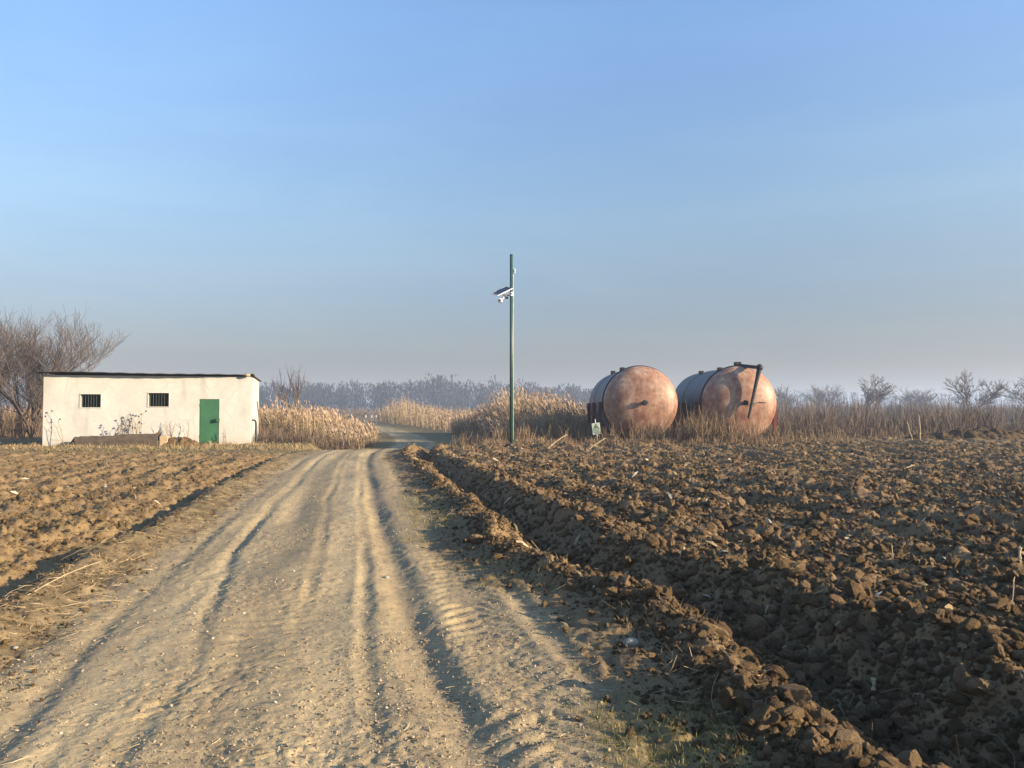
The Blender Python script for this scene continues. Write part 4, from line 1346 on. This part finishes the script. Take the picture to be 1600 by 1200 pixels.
# ------------------------------------------------------------------ pole with camera and solar panel
def camera_pole():
    d = 33.4; cx = X(799, d); z0 = ground_z(cx, d)
    root = thing('camera_pole', 'tall green steel pole with small solar panel and camera at the field edge', 'pole', (cx, d, z0), 0)
    top = Z(396, d) - z0
    MB().tube([(0, 0, -.3), (0, 0, top)], [.076, .064], 16).build('shaft', M['pole_green'], root, True)
    MB().tube([(.086, -.01, .3), (.078, -.01, top * .93)], .013, 6).build('cable', M['grey_metal'], root)
    MB().lathe([(.30, -.1), (.26, .10), (.12, .14), (.07, .15)], (0, 0, .0), 20, 'Z').build('footing', M['concrete'], root, True)
    zb = Z(461, d) - z0
    br = MB().tube([(-.04, 0, zb), (-.36, 0, zb + .02)], .035, 8)
    br.box(-.36, -.20, -.06, .06, zb - .06, zb + .05, .01)
    br = br.build('bracket', M['grey_metal'], root)
    MB().box(-.26, -.13, -.05, .05, zb - .14, zb - .06, .01).build('junction_box', M['dark_metal'], br)
    for k, zz in enumerate((zb, Z(457, d) - z0)):
        MB().lathe([(.078, -.03), (.100, -.03), (.100, .03), (.078, .03)], (0, 0, zz), 18, 'Z').build('clamp_band', M['white_plastic'], root)
    # panel
    c = Vector((-.40, -.02, Z(454, d) - z0)); ax = Vector((.60, .25, .33)).normalized(); up = Vector((-.45, .80, .30))
    up = (up - ax * up.dot(ax)).normalized(); nn = ax.cross(up).normalized()
    def slab(a0, a1, b0, b1, n0, n1):
        V = [c + ax * a + up * b + nn * q for q in (n0, n1) for b in (b0, b1) for a in (a0, a1)]
        return [v[:] for v in V], [(0, 2, 3, 1), (4, 5, 7, 6), (0, 1, 5, 4), (2, 6, 7, 3), (0, 4, 6, 2), (1, 3, 7, 5)]
    pn = MB().add(*slab(-.36, .36, -.25, .25, -.012, .012)).build('solar_panel', M['panel'], root)
    f = MB()
    for s in ((-.385, -.361, -.275, .275), (.361, .385, -.275, .275), (-.361, .361, -.275, -.251), (-.361, .361, .251, .275)):
        f.add(*slab(*s, -.02, .016))
    f.build('panel_frame', M['white_plastic'], pn)
    MB().tube([tuple(c + ax * .1 - nn * 0.01), (-.26, 0, zb)], .022, 8).build('panel_arm', M['white_plastic'], root)
    # camera
    zc = Z(468, d) - z0
    q = MB().tube([(-.33, -.02, zb - .04), (-.36, -.03, zc + .06), (-.42, -.04, zc + .02)], .04, 8)
    q.build('camera_mount', M['white_plastic'], root)
    cm = MB().box(-.56, -.38, -.12, .06, zc - .12, zc + .05, .03).build('camera', M['white_plastic'], root)
    MB().lathe([(.001, -.02), (.05, -.015), (.055, .02)], (-.50, -.13, zc - .04), 14).build('lens', M['dark_metal'], cm)
    za = Z(423, d) - z0
    MB().tube([(.07, 0, za), (.16, -.01, za)], .015, 6).build('antenna_arm', M['grey_metal'], root)
    MB().box(.13, .17, -.05, .05, za - .10, za + .12, .012).build('antenna', M['white_plastic'], root)


camera_pole()

# ------------------------------------------------------------------ far posts, wire, marker posts
def post(name, label, px, d, top_py, rad, mt, cat='post', group=None, head=False):
    x = X(px, d); z0 = ground_z(x, d); h = Z(top_py, d) - z0
    root = thing(name, label, cat, (x, d, z0), 0, group)
    MB().tube([(0, 0, -.3), (0, 0, h)], [rad, rad * .8], 8).build('shaft', M[mt], root, True)
    if head: MB().box(-.6, .6, -.05, .05, h - .30, h - .18).build('crossarm', M['white_paint'], root)
    return Vector((x, d, z0 + h))


a = post('utility_post', 'pale utility post above the reeds just right of the shed', 438, 160, 614, .055, 'grey_metal', group='pale posts of the wire line')
b = post('utility_post', 'pale utility post above the reeds of the road bend', 628, 160, 614, .055, 'grey_metal', group='pale posts of the wire line')
c = post('utility_post', 'utility post half hidden behind the reeds left of the tanks', 905, 165, 616, .055, 'grey_metal', group='pale posts of the wire line')
post('utility_post', 'thin pale post seen through the branches left of the shed', 33, 170, 611, .055, 'grey_metal', group='pale posts of the wire line')


def wires():
    o = MB()
    z0 = a.z
    ends = [Vector((X(60, 160), 160, a.z)), a, b, c]
    for p, q in zip(ends[:-1], ends[1:]):
        pts = [p.lerp(q, t / 10) - Vector((0, 0, 1.0 * 4 * (t / 10) * (1 - t / 10) * .4)) for t in range(11)]
        o.tube([(k - a)[:] for k in pts], .022, 4, False)
    o = o.build('overhead_wire', M['grey_metal'], None, label='thin overhead wire strung between the pale utility posts before the wood', category='wire')
    o.location = a


wires()
for px, lab in ((572, 'leftmost little white marker post beside the far road bend'), (581, 'middle little white marker post beside the far road bend'), (588, 'right little white marker post beside the far road bend')):
    dd = 118; x = X(px, dd); z0 = ground_z(x, dd)
    r = thing('marker_post', lab, 'marker', (x, dd, z0), 0, 'marker posts on the road bend')
    MB().tube([(0, 0, -.2), (0, 0, 1.1)], .025, 6).build('stake', M['grey_metal'], r)
    MB().box(-.07, .07, -.03, .03, .95, 1.30, .01).build('plate', M['white_paint'], r)


def dark_plant():
    d = 38.6; x = X(769, d); z0 = ground_z(x, d)
    r = thing('dead_plant', 'dark upright dead plant before the reeds, left of the green pole', 'plant', (x, d, z0 - .05))
    rd = random.Random(4); st = MB().tube([(0, 0, 0), (.01, 0, .8), (0, 0, 1.75)], [.03, .025, .01], 6); st.build('stem', M['bark'], r)
    lf = MB()
    for k in range(46):
        z = rd.uniform(.5, 1.7); a_ = rd.uniform(0, 6.283); l = .30 * (1.85 - z) / 1.2 * rd.uniform(.5, 1.1); w = .05
        b_ = Vector((0, 0, z)); t = b_ + Vector((math.cos(a_) * l, math.sin(a_) * l, -.15 * l)); s = Vector((-math.sin(a_) * w, math.cos(a_) * w, .02)); m = b_.lerp(t, .55)
        lf.add([b_[:], (m + s)[:], t[:], (m - s)[:]], [(0, 1, 2, 3)])
    lf.build('leaves', M['bark'], r)


dark_plant()


# ------------------------------------------------------------------ single stalks and stones one can point to
def stalk(label, px, py, ln, az, tilt, seed, rad=.014, leaf=True):
    d = EYE * F / (py - HOR) if py > 700 else 36.5
    x = X(px, d); z0 = float(H(np.array([x]), np.array([d]))[0])
    rd = random.Random(seed)
    r = thing('corn_stalk', label, 'stalk', (x, d, z0 - .01), 0, 'single dry stalks on the field')
    e = Vector((math.cos(az) * math.cos(tilt), math.sin(az) * math.cos(tilt), math.sin(tilt)))
    pts = [e * ln * t + Vector((0, 0, .03 * math.sin(t * 3.1))) + Vector((rd.gauss(0, .01), rd.gauss(0, .01), 0)) * ln for t in (0, .25, .5, .75, 1)]
    rr = max(rad, d * .0007)
    q = MB().tube([p[:] for p in pts], [rr, rr * .95, rr * .9, rr * .8, rr * .6], 7)
    for t in (1, 3): q.tube([(pts[t] - e * .01)[:], (pts[t] + e * .01)[:]], rr * 1.3, 7)
    q.build('stem', M['straw_one'], r)
    if leaf:
        P = []
        for k in (1, 2, 3):
            a_ = az + rd.uniform(-1.2, 1.2); l = ln * rd.uniform(.25, .45)
            P.append([pts[k][:], (pts[k] + Vector((math.cos(a_) * l * .5, math.sin(a_) * l * .5, l * .18)))[:], (pts[k] + Vector((math.cos(a_) * l, math.sin(a_) * l, -.02)))[:]])
        for pp in P:
            V, Q = strips(np.array([pp]), np.full((1, 3), rr * 1.5) * np.array([.6, 1, .2]))
            link('leaf', mesh_np('leaf', V, [Q]), M['straw_one'], r)


M['straw_one'] = simple('dry_stalk', (.33, .25, .14), (.50, .40, .25), 20, .85, bstr=.3, bdist=.003)
stalk('pale broken stalk leaning at the field edge just right of the green pole', 852, 706, 1.15, .5, .55, 1, .02)
stalk('bent pale stalk at the field edge below the warning sign', 918, 704, .95, .4, .5, 2, .02)
stalk('long pale stalk lying in the upper middle of the right field', 1400, 737, .75, .5, .25, 3)
stalk('short split pale stub standing at the right edge of the field', 1588, 900, .19, 1.0, 1.0, 4, .013)
stalk('thin dry stem standing in the right field left of centre furrow', 1391, 888, .22, 1.6, 1.45, 5, .005, False)
stalk('pale husk stub sticking up on the dark near furrow wall', 1358, 1042, .12, 1.1, .9, 6, .012)
stalk('long thin stalk lying across the left furrow', 85, 832, 1.0, -.10, .06, 7, .007, False)
stalk('pale stalk propped diagonally over the near left furrow', 45, 945, .62, .75, .35, 8, .005, False)
stalk('curved pale stalk lying on the left bank beside the road', 100, 948, .55, .15, .04, 9, .005, False)
stalk('tall reddish dry stem standing at the far edge of the right field', 1437, 690, 1.35, 1.6, 1.5, 10, .03)
stalk('shorter dry stem standing left of the tall reddish one', 1425, 690, .95, 2.2, 1.3, 11, .022)
stalk('thin crossed stalk standing on the right edge clods', 1575, 955, .26, .9, .8, 12, .004, False)


def stone(label, px, py, s, seed):
    d = EYE * F / (py - HOR); x = X(px, d); z0 = float(H(np.array([x]), np.array([d]))[0])
    V, T = ico(3); V = V * (1 + .16 * fbm(V[:, 0] * 2 + seed, V[:, 1] * 2 + V[:, 2], seed, 3))[:, None] * np.array([1, .75, .6]) * s
    o = link('stone', mesh_np('stone', V, [T], True), M['stone'], label=label, category='stone', group='loose stones beside the road')
    o.location = (x, d, z0 + s * .3)


stone('grey rounded stone at the foot of the ridge right of the road', 984, 1008, .055, 3)
stone('small pale stone in the bottom left bank beside the road', 32, 1004, .022, 4)
stone('dark flat stone lying on the left half of the road', 605, 902, .03, 5)

# ------------------------------------------------------------------ haze
def haze():
    m = bpy.data.materials.new('haze'); m.use_nodes = True
    N = m.node_tree.nodes; L = m.node_tree.links
    N.remove(N['Principled BSDF'])
    pv = N.new('ShaderNodeVolumePrincipled')
    pv.inputs['Color'].default_value = (.62, .76, 1.0, 1)
    pv.inputs['Density'].default_value = .00085
    pv.inputs['Anisotropy'].default_value = .2
    L.new(pv.outputs[0], N['Material Output'].inputs['Volume'])
    o = MB().box(-3050, 3050, -3050, 3050, -6.5, 34).build('haze', m, None, kind='stuff')
    return o


haze()
